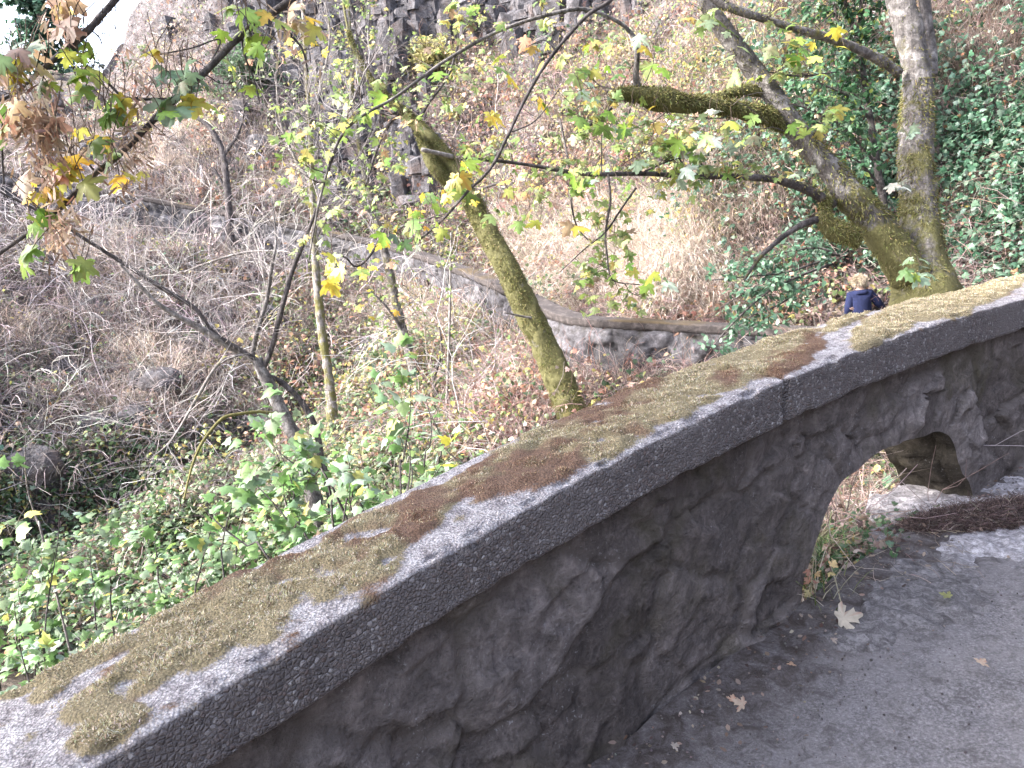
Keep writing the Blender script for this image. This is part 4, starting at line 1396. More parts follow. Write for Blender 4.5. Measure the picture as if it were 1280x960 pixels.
def fore(label, lines_, clus, sd, size=.10, ntw=12, root=None):
    q = lines_[0]
    R = root or tree_root('maple_tree_branch', label, 'branch', q)
    ps = []
    for i, l in enumerate(lines_):
        c, r = put_limb(R, l, 'stem' if i == 0 else 'branchlet', M_BARKD, .12, 8, .3, .02, 30); ps.append(c)
    st = MB(); lf = MB(); sk = MB()
    if ntw:
        V, Q, tl = twig_tree(ps, int(ntw * 1.5), .16, .0022, .0, 2)
        st.add(V, Q, None, np.tile([[.045, .035, .035]], (len(V), 1)))
    cluster(lf, clus, 'maple', size, .9, st)
    for s_ in sd:
        seeds(sk, *s_, BROWN)
    st.build('twig_sprays', M_TWIG, R)
    lf.build('foliage', M_LEAF, R)
    sk.build('seed_foliage', M_LEAF, R)


fore('dark branch slanting down across the upper left corner with green and yellow leaves',
     [[(470, -90, 3.3, 11), (420, -45, 3.2, 11), (363, 0, 3.1, 10.5), (339, 17, 3.1, 10), (302, 44, 3.0, 10), (242, 104, 2.95, 10), (208, 134, 2.9, 9.5), (158, 185, 2.9, 9), (118, 218, 2.85, 8.5), (81, 255, 2.8, 8), (44, 285, 2.8, 7), (0, 316, 2.8, 6), (-60, 360, 2.8, 5)],
      [(216, 123, 2.9, 4), (190, 124, 2.9, 4), (155, 121, 2.88, 4), (128, 97, 2.86, 4), (105, 80, 2.84, 3.5), (84, 67, 2.8, 2.5)],
      [(340, 18, 3.1, 4), (360, 40, 3.1, 4), (378, 62, 3.1, 3), (385, 90, 3.1, 2)], [(302, 44, 3, 3.5), (306, 70, 3, 3), (318, 100, 3, 2.4), (325, 130, 3, 1.5)],
      [(260, 85, 2.97, 3), (275, 50, 2.97, 2.6), (240, 60, 2.95, 2.4), (200, 68, 2.94, 1.8)], [(120, 216, 2.86, 3), (105, 200, 2.85, 2.6), (85, 190, 2.84, 2), (60, 182, 2.84, 1.5)]],
     [(305, 28, 2.95, 9, 16, 'g'), (320, 20, 2.95, 5, 12, 'gy'), (215, 90, 2.85, 8, 15, 'b'), (215, 135, 2.85, 6, 12, 'bg'), (238, 95, 2.9, 4, 10, 'b'), (130, 133, 2.8, 7, 12, 'g'), (160, 135, 2.85, 4, 10, 'gy'), (120, 165, 2.8, 4, 10, 'gy'), (125, 185, 2.8, 3, 8, 'g'), (195, 64, 2.9, 2, 4, 'y'), (235, 122, 2.88, 3, 6, 'y'), (85, 68, 2.75, 6, 12, 'g'), (98, 90, 2.78, 4, 9, 'g'), (55, 225, 2.75, 9, 13, 'yo'), (80, 210, 2.75, 8, 14, 'y'), (65, 235, 2.72, 5, 9, 'y'), (95, 200, 2.75, 4, 10, 'o'), (48, 268, 2.72, 5, 9, 'yg'), (165, 215, 2.85, 3, 10, 'yg'), (100, 330, 2.7, 3, 5, 'g'), (35, 318, 2.7, 4, 8, 'gy'), (370, 20, 3.1, 4, 14, 'yo'), (300, 88, 3, 4, 20, 'gy')],
     [(155, 190, 2.8, 160, 18), (75, 285, 2.7, 170, 13), (180, 95, 2.85, 60, 14), (165, 155, 2.8, 40, 14), (360, 30, 3.0, 50, 18)], root=OVER)
fore('second dark branch in the top left corner hung with withered brown leaves',
     [[(200, -70, 3.0, 9), (144, 0, 2.9, 9), (128, 18, 2.88, 9), (111, 37, 2.85, 9.5), (88, 58, 2.82, 9), (64, 77, 2.8, 8), (40, 98, 2.78, 6), (20, 115, 2.75, 5), (-5, 128, 2.7, 4), (-50, 145, 2.7, 3)],
      [(30, 105, 2.76, 3), (40, 112, 2.74, 3), (55, 118, 2.72, 2)], [(0, 130, 2.7, 6), (4, 150, 2.7, 5), (2, 180, 2.7, 4), (5, 230, 2.7, 2)], [(112, 36, 2.85, 3), (125, 48, 2.85, 2), (128, 60, 2.85, 1.4)]],
     [(25, 65, 2.6, 4, 10, 'o'), (10, 85, 2.6, 3, 14, 'oy'), (45, 75, 2.65, 2, 10, 'o'), (66, 8, 2.75, 5, 9, 'o'), (82, 28, 2.75, 4, 9, 'o'), (20, 85, 2.62, 5, 12, 'y'), (38, 48, 2.65, 2, 8, 'b'), (6, 60, 2.6, 3, 10, 'b'), (5, 150, 2.6, 4, 10, 'g'), (66, 95, 2.7, 2, 8, 'g'), (35, 140, 2.6, 6, 20, 'o'), (60, 150, 2.65, 4, 16, 'o')],
     [(50, 150, 2.6, 230, 17), (60, 180, 2.62, 90, 18), (20, 140, 2.6, 120, 14), (65, 30, 2.7, 40, 10)], .11, root=OVER)
fore('long thin straight twig slanting from the top edge to the leaning maple',
     [[(800, -40, 4.2, 7), (763, 0, 4.2, 6.5), (731, 22, 4.2, 6), (688, 72, 4.2, 5.5), (659, 119, 4.2, 5), (623, 194, 4.2, 4.5), (605, 220, 4.2, 4.2), (587, 237, 4.2, 4), (551, 277, 4.2, 3.5), (519, 304, 4.2, 2.5)],
      [(695, 63, 4.2, 3), (680, 50, 4.2, 2), (660, 58, 4.2, 1.5)], [(640, 165, 4.2, 2.5), (670, 150, 4.2, 2), (700, 110, 4.2, 1.5)]],
     [(578, 218, 4.15, 2, 4, 'yg'), (595, 205, 4.15, 3, 12, 'yg'), (555, 250, 4.15, 2, 6, 'y'), (545, 280, 4.1, 3, 10, 'gy'), (520, 292, 4.1, 4, 10, 'gb'), (618, 145, 4.1, 2, 4, 'y')], [], .11, 5)
fore('thin drooping twig with two yellow leaves left of the slender trunk',
     [[(480, 288, 6.2, 4), (462, 320, 6.1, 3.5), (445, 333, 6.0, 3), (432, 322, 5.9, 2.5), (420, 318, 5.8, 2)]], [(412, 330, 5.7, 2, 4, 'y'), (408, 348, 5.7, 2, 4, 'y'), (420, 322, 5.7, 2, 6, 'g')], [], .16, 0)
# ------------------------------------------------------------------ ground cover by place
def blob(px, py, spots):
    """soft union of ellipses (x, y, radius x, radius y, weight) in the view of the slope"""
    o = np.zeros(px.shape)
    for x, y, a, b_, w_ in spots:
        o = np.maximum(o, w_ * np.exp(-(((px - x) / a) ** 2 + ((py - y) / b_) ** 2)))
    return o


NP = 230000
px = rng.uniform(-220, 1480, NP)
py = rng.uniform(-160, 840, NP)
dd = cast(px, py)
ok = ~np.isnan(dd)
px, py, dd = px[ok], py[ok], dd[ok]
G = P(px, py, dd)
# spread along the ground so that the slope is also covered between the visible faces
jit = rng.normal(size=(len(G), 2)) * (.10 * np.minimum(dd, 12) / 12)[:, None]
G[:, 0] += jit[:, 0]; G[:, 1] += jit[:, 1]
G[:, 2] = ground(G[:, 0], G[:, 1])
do = grid_at(DOUT, G[:, 0], G[:, 1])
sg = np.interp(do, [-99, 99], [0, 0])
farp = (py < 470) & (dd > 9)
ok = ~((do > -.4) & (do < np.where(farp, 1.25, 2.45)))
G, px, py, dd, do = G[ok], px[ok], py[ok], dd[ok], do[ok]
# more of it along both sides of the far wall
NW = 22000
sw = rng.uniform(S_FAR0 - 2, S_FAREND - 4, NW)
ow = np.where(rng.random(NW) < .7, .42 + rng.random(NW) ** 1.6 * 1.6, rng.uniform(-2.2, -1.15, NW))
pw, nw, _ = line_at(sw)
ew = pw + nw * ow[:, None]
ew[:, 2] = ground(ew[:, 0], ew[:, 1])
ex, ey, ed = proj(ew)
G = np.concatenate([G, ew]); px = np.concatenate([px, ex]); py = np.concatenate([py, ey]); dd = np.concatenate([dd, ed])
is_wall = np.arange(len(G)) >= len(G) - NW
GN = ground_n(G[:, 0], G[:, 1])
pn = fbm(G, .9, 3, 51)
pn2 = fbm(G, 2.6, 3, 52)

gap_dark = 0
w_straw = .5 * is_wall + blob(px, py, [(1080, 640, 120, 120, .5), (190, 90, 70, 60, .8), (160, 160, 80, 60, .8), (780, 310, 150, 70, 1.6), (850, 345, 80, 50, 1.7), (690, 330, 70, 70, 1.5), (930, 250, 90, 60, .9), (650, 290, 50, 60, 1.2), (230, 185, 110, 70, .9), (330, 140, 100, 80, .5), (520, 395, 70, 50, 1.0), (560, 420, 70, 50, .7),
                        (780, 120, 200, 120, .7), (950, 80, 200, 110, .7), (1180, 60, 120, 60, .6), (60, 430, 130, 60, .95), (190, 450, 130, 60, .95), (120, 340, 120, 50, .7), (620, 120, 200, 120, .45), (820, 450, 80, 40, .6), (300, 420, 200, 120, .35), (430, 60, 100, 100, .4), (600, 400, 100, 100, .45)]) + .1
w_brush = 1.0 * is_wall + blob(px, py, [(1080, 640, 120, 120, 1.0), (190, 90, 70, 80, 1.0), (150, 380, 260, 170, 1.2), (330, 360, 180, 140, 1.0), (60, 520, 120, 90, .9), (600, 540, 150, 90, .7), (600, 150, 200, 150, .5), (420, 200, 160, 160, .6), (840, 460, 90, 40, .8), (200, 560, 200, 70, .6), (300, 100, 200, 120, .5), (1230, 330, 80, 50, .9)]) + .12
w_litter = .8 * is_wall + blob(px, py, [(120, 620, 200, 60, .9), (60, 690, 120, 60, .6), (200, 90, 80, 80, .8), (620, 500, 160, 130, 1.4), (500, 450, 160, 140, .9), (600, 130, 220, 150, 1.0), (700, 200, 150, 100, .6), (150, 650, 200, 100, .8), (450, 120, 160, 160, .8), (970, 280, 120, 70, .7), (960, 380, 120, 40, .9), (660, 440, 80, 80, 1.0), (1080, 640, 120, 120, .6)]) + .25
w_green = -.0 + blob(px, py, [(40, 740, 130, 110, .9), (250, 700, 200, 90, 1.2), (420, 610, 130, 80, 1.3), (60, 475, 70, 18, .7), (360, 480, 50, 25, .4), (300, 600, 160, 30, .7), (480, 400, 90, 90, .5), (560, 350, 60, 60, .5), (100, 610, 150, 40, 1.0), (470, 500, 80, 60, .8), (1110, 610, 35, 40, .55)])
w_ivy = blob(px, py, [(1250, 190, 110, 100, 1.5), (1240, 280, 90, 60, 1.0), (1090, 190, 110, 130, 1.3), (1000, 120, 90, 90, .9), (930, 190, 80, 100, .5), (1030, 290, 90, 60, 1.0), (1220, 70, 100, 60, .35), (1120, 320, 80, 60, .7), (890, 240, 40, 50, .4), (1330, 250, 100, 200, 2.0)])
w_sml = blob(px, py, [(820, 160, 200, 120, .8), (900, 100, 160, 110, 1.1), (480, 420, 110, 110, .9), (720, 120, 140, 110, .6), (560, 300, 80, 80, .7), (700, 270, 80, 60, .5), (880, 290, 60, 40, .5), (420, 440, 90, 90, .5), (850, 440, 80, 30, .6), (650, 400, 60, 50, .5), (200, 80, 60, 60, .3)]) + .025
rocky = blob(px, py, [(430, 70, 70, 130, 1.4), (560, 20, 130, 50, 1.2), (500, 240, 45, 70, 1.0), (540, 290, 50, 60, .6), (690, 30, 50, 50, .8), (270, 200, 60, 40, .4)])

# --- dry grass: drooping tufts
sel = rng.random(len(G)) < .26 * np.clip(w_straw * (.9 + 1.1 * pn2) + .35 * pn, 0, 1.8) * np.clip(1.1 - rocky, .15, 1)
I = np.flatnonzero(sel)
nb = 11
bi = np.repeat(I, nb)
n = len(bi)
bp = G[bi] + np.concatenate([rng.normal(size=(n, 2)) * .07, np.zeros((n, 1))], 1)
bp[:, 2] = ground(bp[:, 0], bp[:, 1]) - .02
down = np.arctan2(GN[bi, 1], GN[bi, 0])
az = down + rng.normal(size=n) * 1.0
tuft = np.repeat(np.exp(rng.normal(size=len(I)) * .35), nb)
Ls = rng.uniform(.16, .46, n) * np.clip(.7 + .6 * w_straw[bi], .6, 1.6) * tuft
bright = np.clip((w_straw[bi] - .55) * 1.2 + .9 * pn2[bi] * (w_straw[bi] > .4), 0, 1)[:, None]  # palest straw where the slope is sunlit: sun put into the colour
cA = pick([(4, .34, .275, .25), (3, .47, .40, .37), (2.5, .19, .145, .13), (1, .34, .225, .175)], n, .18)
cB = pick([(4, .70, .59, .50), (3, .80, .71, .62), (1, .58, .46, .38)], n, .12)
cc = (cA * (1 - bright) + cB * bright) * np.repeat(np.exp(rng.normal(size=(len(I), 1)) * .22), nb, 0)
wd = .0035 + .00042 * np.clip(dd[bi], 4, 30)
V, Q, T, C = blades(bp, az, rng.uniform(.0, .8, n), rng.uniform(.6, 2.2, n), Ls, wd, cc * .75, np.clip(cc * 1.15, 0, .8))
kind(mk('dry_grass', V, [Q, T], M_GRASS, cols=C), 'stuff')
print('grass blades', n)

# --- dead brush: thin grey canes
sel = rng.random(len(G)) < .10 * np.clip(w_brush + .3 * pn, 0, 1.4)
I = np.repeat(np.flatnonzero(sel), 2)
n = len(I)
bp = G[I] + rng.normal(size=(n, 3)) * .05
bp[:, 2] = ground(bp[:, 0], bp[:, 1]) - .03
d = norm(GN[I] * .8 + rand_unit(n) * .75 + [0, 0, .6])
rr = .0022 + .00026 * np.clip(dd[I], 4, 30)
V, Q, pts = twigs(bp, d, rng.uniform(.3, 1.2, n), rr * rng.uniform(.7, 1.3, n), .55, .16, 6, 3, .4)
leftp = np.clip((620 - px[I]) / 300, 0, 1)[:, None]  # grey canes at left, their colour lowered to stand in for less sun
cc = pick([(4, .34, .305, .30), (3, .235, .20, .195), (1.5, .50, .46, .45), (2, .13, .105, .10)], n, .2) * leftp + pick([(4, .32, .235, .215), (3, .23, .16, .15), (2, .44, .37, .35), (1, .34, .18, .14)], n, .2) * (1 - leftp)
C = np.repeat(cc, 21, 0)
m_ = n
pi = rng.integers(0, n, m_ * 2)
k_ = rng.integers(1, 5, m_ * 2)
V2, Q2, _ = twigs(pts[pi, k_], norm((pts[pi, k_ + 1] - pts[pi, k_]) * 12 + rand_unit(m_ * 2) * .9), rng.uniform(.1, .4, m_ * 2), rr[pi] * .6, .5, .1, 3, 3, .5)
C2 = np.repeat(cc[pi], 12, 0)
# long pale canes arching out of the brush
sel = rng.random(len(G)) < .020 * np.clip(w_brush - .25, 0, 1.2) * (py > 130) * (px < 640)
J = np.flatnonzero(sel)
m3 = len(J)
V3, Q3, p3 = twigs(G[J] - [0, 0, .05], norm(GN[J] * .5 + rand_unit(m3) * .6 + [0, 0, .8]), rng.uniform(.8, 3.2, m3), (.0025 + .00026 * dd[J]) * rng.uniform(.8, 1.5, m3), .38, .13, 9, 4, .35)
c3 = pick([(3, .54, .50, .495), (3, .38, .345, .34), (3, .14, .115, .11)], m3, .15)
k3 = rng.integers(2, 8, m3 * 4); i3 = rng.integers(0, m3, m3 * 4)
V4, Q4, _ = twigs(p3[i3, k3], norm((p3[i3, k3 + 1] - p3[i3, k3]) * 8 + rand_unit(m3 * 4) * .8), rng.uniform(.25, .8, m3 * 4), .0022 + .00022 * dd[J][i3], .5, .08, 4, 3, .5)
V = np.concatenate([V, V3, V4]); Q = np.concatenate([Q, Q3 + len(V) - len(V3) - len(V4), Q4 + len(V) - len(V4)])
C = np.concatenate([C, np.repeat(c3, 40, 0), np.repeat(c3[i3], 15, 0)])
kind(mk('dead_brush', np.concatenate([V, V2]), [np.concatenate([Q, Q2 + len(V)])], M_TWIG, cols=np.concatenate([C, C2])), 'stuff')
print('brush', n)

# --- leaf litter and withered small leaves
sel = rng.random(len(G)) < .36 * np.clip(w_litter + .35 * pn2, 0, 1.5)
I = np.repeat(np.flatnonzero(sel), 2)
n = len(I)
lp = G[I] + rng.normal(size=(n, 3)) * [.06, .06, .0]
lp[:, 2] = ground(lp[:, 0], lp[:, 1]) + rng.uniform(.0, .16, n) ** 1.3
mb = MB()
redd = np.clip(blob(px[I], py[I], [(620, 520, 130, 110, 1.0), (670, 440, 80, 70, 1.0)]), 0, 1)[:, None]
cc = pick([(4, .27, .205, .18), (3, .38, .31, .28), (3, .14, .10, .09), (2, .52, .46, .43), (1.2, .33, .19, .11)], n, .2) * (1 - redd) + pick([(4, .27, .15, .125), (3, .36, .24, .21), (2, .18, .09, .075), (2, .42, .34, .32)], n, .2) * redd
leaves(mb, 'simple', lp, norm(rand_unit(n) + GN[I] * .2), norm(GN[I] + rand_unit(n) * .8), (.035 + .0028 * np.clip(dd[I], 4, 26)) * rng.uniform(.6, 1.4, n), cc, .8)
kind(mb.build('leaf_litter', M_LEAF), 'stuff')

# --- small-leaved green and yellowing brambles on the middle slope
sel = rng.random(len(G)) < .16 * np.clip(w_sml + .5 * pn, 0, 1.3)
I = np.repeat(np.flatnonzero(sel), 7)
n = len(I)
lp = G[I] + rng.normal(size=(n, 3)) * [.14, .14, .0]
lp[:, 2] = ground(lp[:, 0], lp[:, 1]) + rng.uniform(.03, .5, n)
mb = MB()
hueb = np.repeat(rng.random(len(I) // 7), 7)[:, None]
cc = pick([(4, .12, .19, .075), (3, .18, .25, .12), (2, .28, .30, .10)], n, .2) * (hueb < .62) + pick([(3, .36, .33, .10), (2, .45, .38, .16), (1, .34, .2, .1)], n, .2) * (hueb >= .62)
leaves(mb, 'simple', lp, norm(rand_unit(n) + [0, 0, -.3]), norm(GN[I] * .5 + rand_unit(n) * .5 + [0, 0, .8]), (.035 + .0022 * np.clip(dd[I], 4, 26)) * rng.uniform(.6, 1.4, n), cc)
# clumps of withered and of yellowing leaves caught on canes
cand = np.flatnonzero((rng.random(len(G)) < .6 * np.clip(w_litter + .4 * w_sml - .3, 0, 1.2)) & (py < 600))
cand = rng.choice(cand, min(520, len(cand)), replace=False)
I = np.repeat(cand, 46)
n = len(I)
rc = np.repeat(rng.uniform(.12, .38, len(cand)), 46)[:, None]
lp = G[I] + GN[I] * rc * .6 + rng.normal(size=(n, 3)) * rc * [1, 1, .7]
lp[:, 2] = np.maximum(lp[:, 2], ground(lp[:, 0], lp[:, 1]) + .02)
pals = [[(3, .30, .17, .12), (2, .40, .26, .19), (1, .18, .10, .08)], [(3, .36, .28, .22), (2, .48, .40, .33)], [(3, .15, .22, .09), (2, .24, .29, .14), (1, .40, .37, .12)], [(3, .44, .38, .14), (1, .26, .28, .1)], [(3, .08, .13, .07), (2, .13, .18, .11)]]
which = rng.choice(5, len(cand), p=[.34, .2, .22, .1, .14])
cc = np.zeros((n, 3))
for q_ in range(5):
    m_ = np.repeat(which == q_, 46)
    cc[m_] = pick(pals[q_], int(m_.sum()), .2)
leaves(mb, 'lobed', lp, norm(rand_unit(n) + [0, 0, -.6]), norm(GN[I] * .4 + rand_unit(n) * .7 + [0, 0, .5]), (.045 + .003 * np.clip(dd[I], 4, 26)) * rng.uniform(.6, 1.4, n), cc, .8)
kind(mb.build('brambles', M_LEAF), 'stuff')

# --- green ground cover in the ravine bottom
sel = rng.random(len(G)) < .19 * np.clip(w_green + .5 * pn * np.minimum(w_green * 2, 1), 0, 1.6)
I = np.repeat(np.flatnonzero(sel), 6)
n = len(I)
lp = G[I] + rng.normal(size=(n, 3)) * [.13, .13, .0]
lp[:, 2] = ground(lp[:, 0], lp[:, 1]) + rng.uniform(.02, .4, n)
mb = MB()
lit = np.clip(blob(px[I], py[I], [(410, 610, 120, 70, 1.0), (330, 660, 80, 50, .7)]), 0, 1)[:, None]  # lit part of the thicket, painted into the leaf colours
cc = pick([(4, .085, .15, .065), (3, .12, .19, .09), (2, .19, .25, .17), (1, .05, .09, .035), (.7, .34, .33, .12), (1.2, .26, .18, .13)], n, .2) * (1 - lit) + pick([(4, .15, .23, .10), (3, .23, .30, .19), (2, .46, .45, .22), (1.5, .54, .50, .33), (1, .3, .22, .16)], n, .2) * lit  # grey-green entries have sky reflection mixed into the leaf colour
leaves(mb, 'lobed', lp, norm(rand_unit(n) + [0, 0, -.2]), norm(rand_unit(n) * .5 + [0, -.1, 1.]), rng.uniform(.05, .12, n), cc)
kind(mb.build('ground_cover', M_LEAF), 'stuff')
print('green', n)

# --- ivy and dark bramble on the shaded right bank
sel = rng.random(len(G)) < .20 * np.clip(w_ivy * (1 + 1.5 * pn2) + .5 * pn - .15, 0, 1.8)
I = np.repeat(np.flatnonzero(sel), 5)
n = len(I)
lp = G[I] + GN[I] * rng.uniform(.0, .45, (n, 1)) + rng.normal(size=(n, 3)) * .10
mb = MB()
cc = pick([(4, .052, .125, .075), (3, .08, .17, .105), (2, .13, .225, .155), (1, .2, .28, .22), (1, .03, .07, .04), (.3, .25, .14, .08)], n, .2)
leaves(mb, 'lobed', lp, norm(rand_unit(n) * .9 + [0, -.1, -.4]), norm(GN[I] * .6 + rand_unit(n) * .7 + [0, 0, .5]), rng.uniform(.04, .13, n), cc)
V, Q, _ = twigs(lp[::9], norm(rand_unit(len(lp[::9])) + [0, 0, .2]), .45, .004, .6, .2, 4, 3)
mb.add(V, Q, None, np.tile([[.06, .045, .04]], (len(V), 1)))
kind(mb.build('ivy', M_LEAF), 'stuff')
print('ivy', n)

# ------------------------------------------------------------------ rocks, cliffs
m, nt, b = new_mat('basalt')
pos = opos(nt)
n1 = noise_n(nt, pos, 5, 7, .7, .5)
n2 = noise_n(nt, pos, 28, 5, .7)
c = ramp(nt, n1, [(.3, (.035, .032, .035)), (.48, (.098, .094, .102)), (.62, (.185, .18, .194)), (.75, (.31, .302, .318))])
c = mixc(nt, 1.0, c, ramp(nt, n2, [(.3, .5), (.6, 1.05)]), 'MULTIPLY')
c = mixc(nt, ramp(nt, noise_n(nt, pos, 1.3, 4, .6), [(.52, 0.0), (.66, .55)]), c, (.14, .10, .085))
nt.links.new(c, b.inputs['Base Color'])
bump_to(nt, b, math_n(nt, 'ADD', n1, n2), 1.0, .1)
M_ROCK = m


def prisms(spots, n, h, rad_):
    """angular basalt columns standing out of the slope"""
    mb = MB()
    for (x, y, sx_, sy_, cnt) in spots:
        qx = x + rng.normal(size=cnt) * sx_
        qy = y + rng.normal(size=cnt) * sy_
        d = cast(qx, qy)
        for j in np.flatnonzero(~np.isnan(d)):
            w = P(qx[j], qy[j], d[j])
            k_ = rng.integers(5, 7)
            R = rng.uniform(.6, 1.3) * rad_
            hh = rng.uniform(.4, 1.3) * h
            a = np.sort(np.linspace(0, 6.283, k_, endpoint=False) + rng.normal(size=k_) * .2)
            levels = [-.8, 0, hh * .35, hh * .36, hh * .7, hh * .71, hh]
            rows = []
            lean = rng.normal(size=2) * .08
            for i, z in enumerate(levels):
                rs = R * (1 + rng.normal() * .10)
                o = lean * z + (rng.normal(size=2) * .05 * R if i > 1 else 0)
                rows.append(np.stack([w[0] + .2 + o[0] + rs * np.cos(a), w[1] + .25 + o[1] + rs * np.sin(a), np.full(k_, w[2] + z) + (rng.normal(size=k_) * .09 * (i == 6))], 1))
            V = np.concatenate(rows + [rows[-1].mean(0, keepdims=True) + [[0, 0, .06]]])
            Q = grid_quads(len(levels), k_, True)
            t = (len(levels) - 1) * k_
            T = np.array([(t + q, t + (q + 1) % k_, t + k_) for q in range(k_)])
            mb.add(V, Q, T)
    return mb


cl = prisms([(430, 70, 34, 66, 190), (415, 140, 24, 44, 60), (560, 14, 70, 26, 190), (500, 20, 50, 34, 110), (470, 150, 40, 54, 70), (350, 50, 44, 54, 50), (660, 30, 40, 28, 50), (505, 225, 14, 30, 14), (690, 20, 30, 20, 30), (530, 240, 20, 20, 10)], 0, 1.05, .30).build('cliff', M_ROCK, smooth=False)
kind(cl, 'structure')


def boulder(w, r, label, group=None):
    bm = bmesh.new()
    bmesh.ops.create_icosphere(bm, subdivisions=3, radius=1)
    V = np.array([v.co[:] for v in bm.verts])
    F = np.array([[v.index for v in f.verts] for f in bm.faces])
    bm.free()
    s_ = rng.uniform(.7, 1.3, 3) * [1.2, 1, .8]
    off = rng.random(3) * 50
    for _ in range(7):
        nrm = rand_unit(1)[0]
        h_ = rng.uniform(.55, .85)
        dd_ = V @ nrm
        V = V - np.maximum(dd_ - h_, 0)[:, None] * nrm * .9
    V = V * (1 + .12 * fbm(V + off, 2.5, 3, 5)[:, None]) * s_ * r
    o = mk('boulder', V, [F], M_ROCK, None, False)
    o.location = [float(v) for v in w]
    tag(o, label, 'rock', group)


for x, y, r_, lab in ((95, 415, .30, 'pale upright block of rock in the brush at far left'), (60, 465, .55, 'dark overhanging rock under dead brush at far left'), (30, 590, .6, 'dark rock at the left edge above the green undergrowth'),
                      (230, 430, .35, 'dark grey rock in the brush left of the bare forked tree'), (160, 520, .45, 'grey rock below the dead branches at left'), (330, 390, .3, 'rock in the brush behind the bare forked tree'),
                      (520, 250, .6, 'red-brown rock face between the slender maple and the leaning maple'), (870, 322, .35, 'dark rock in the sunlit dry grass'), (640, 30, .5, 'grey rock high on the slope at top centre')):
    d = float(cast(np.array([x]), np.array([y]))[0])
    if d == d:
        w = P(x, y, d)
        boulder(w + np.array([0, .15 * r_, -.15 * r_]), r_, lab)
for i in range(80):
    x, y = rng.uniform(-20, 560), rng.uniform(90, 560)
    d = float(cast(np.array([x]), np.array([y]))[0])
    if d != d:
        continue
    w = P(x, y, d)
    q = float(grid_at(DOUT, w[0], w[1]))
    if -1.0 < q < 2.8:
        continue
    boulder(w + np.array([0, .1, -.05]), rng.uniform(.15, .55), 'small grey rock half buried in the dry brushy slope', 'rocks half buried in the slope')

# ------------------------------------------------------------------ saplings and shrubs of the thicket below the wall
SHG = [(4, .15, .27, .08), (3, .11, .21, .07), (3, .20, .30, .17), (2, .26, .34, .26), (.5, .42, .42, .13)]  # the bluish entries carry sky reflection in the leaf colour


def thicket(label, base, tip, d, nl, size, group=None, stemc=M_BARKD, pal=SHG, side=9, name='sapling_tree', sl=.35, kindl='lobed', wpx=3.6):
    bx, by = base
    tx_, ty_ = tip
    q = [(bx + (tx_ - bx) * t + 6 * math.sin(t * 5 + bx), by + (ty_ - by) * t, d, wpx * (1 - .75 * t)) for t in (0, .25, .5, .75, 1)]
    q = root_down(q, 1.1, .05)
    R = tree_root(name, label, 'sapling', q, group)
    c, r = put_limb(R, q, 'stem', stemc, .1, 6, .15, .05)
    up = c[len(c) // 4:]
    V, Q, lines = twig_tree([up], side, sl, .0035, .35, 2, .0)
    mk('twig_sprays', V, [Q], M_TWIG, R, cols=np.tile([[.10, .085, .06]], (len(V), 1)))
    lf = MB()
    per = max(1, nl // (len(lines[0]) + len(lines[1])))
    leaf_at_twigs(lf, np.concatenate(lines), per, kindl, size * 1.08, pal, .2, .25, 1.3)
    lf.build('foliage', M_LEAF, R)


thicket('tall green sapling with a pale stem at the left edge', (52, 690), (30, 545), 5.2, 70, .085, stemc=M_BARKP)
thicket('green sapling with a dark straight stem at far left above the wall end', (60, 840), (70, 625), 4.2, 130, .085)
thicket('dark upright stem with bright leaves in front of the bare forked tree', (415, 660), (384, 500), 6.3, 60, .11, side=7)
thicket('long dark leaning stem of a green shrub rising from behind the coping', (335, 705), (235, 615), 4.9, 120, .10, side=10)
thicket('dark leaning stem of a green shrub right of the longest leaning stem', (394, 680), (285, 580), 5.2, 140, .10, side=11)
thicket('slim shrub stem leaning left with bright broad leaves near the dark upright stem', (410, 610), (335, 550), 6.0, 90, .10, side=8)
thicket('broad-leaved green plant at the foot of the short dark sapling', (552, 590), (540, 512), 7.6, 36, .14, side=6, sl=.25)
thicket('leafy sapling hiding the foot of the bare forked tree', (372, 690), (356, 585), 5.8, 110, .11, side=12)
thicket('leafy sapling right of the dark upright stem', (455, 650), (430, 560), 6.4, 110, .10, side=10)
thicket('small yellow-green plant peeping over the coping', (585, 590), (562, 560), 6.4, 14, .13, side=4, sl=.2, pal=[(2, .4, .4, .05), (2, .2, .28, .05)])
for i in range(25):
    t = rng.random()
    x = rng.uniform(-60, 540)
    yb = 860 - .46 * x + rng.uniform(-40, 30)
    yt = yb - rng.uniform(60, 170)
    thicket('slender leafy sapling in the green thicket beyond the lower wall', (x, yb), (x + rng.uniform(-40, 25), yt), rng.uniform(4.6, 7.6), int(rng.uniform(60, 130)), rng.uniform(.085, .125), 'saplings in the thicket', side=9, wpx=2.8)

# leafy spray hanging over the far wall end, left of the child
R = thing('hanging_shrub', P(1010, 345, 9.6), 'dark green leafy spray hanging over the far wall left of the child', 'shrub')
sp_ = []
for q in ([(1040, 330, 9.4, 5), (1000, 345, 9.2, 4), (960, 365, 9.0, 3.5), (920, 400, 8.9, 3), (885, 440, 8.8, 2)], [(1030, 325, 9.5, 4), (985, 340, 9.3, 3), (940, 345, 9.2, 2.5), (890, 350, 9.1, 1.5)],
          [(1020, 350, 9.3, 4), (975, 380, 9.0, 3), (940, 395, 8.9, 2.5), (905, 420, 8.8, 2)], [(1050, 320, 9.5, 4), (1020, 310, 9.5, 3), (960, 320, 9.4, 2), (930, 330, 9.3, 1.5)], [(1000, 345, 9.2, 3), (960, 350, 9.1, 2), (900, 385, 9, 1.4)]):
    c, r = put_limb(R, q, 'branch', M_BARKD, .1, 5, .1); sp_.append(c)
V, Q, lines = twig_tree(sp_, 90, .35, .003, -.1, 2, .1)
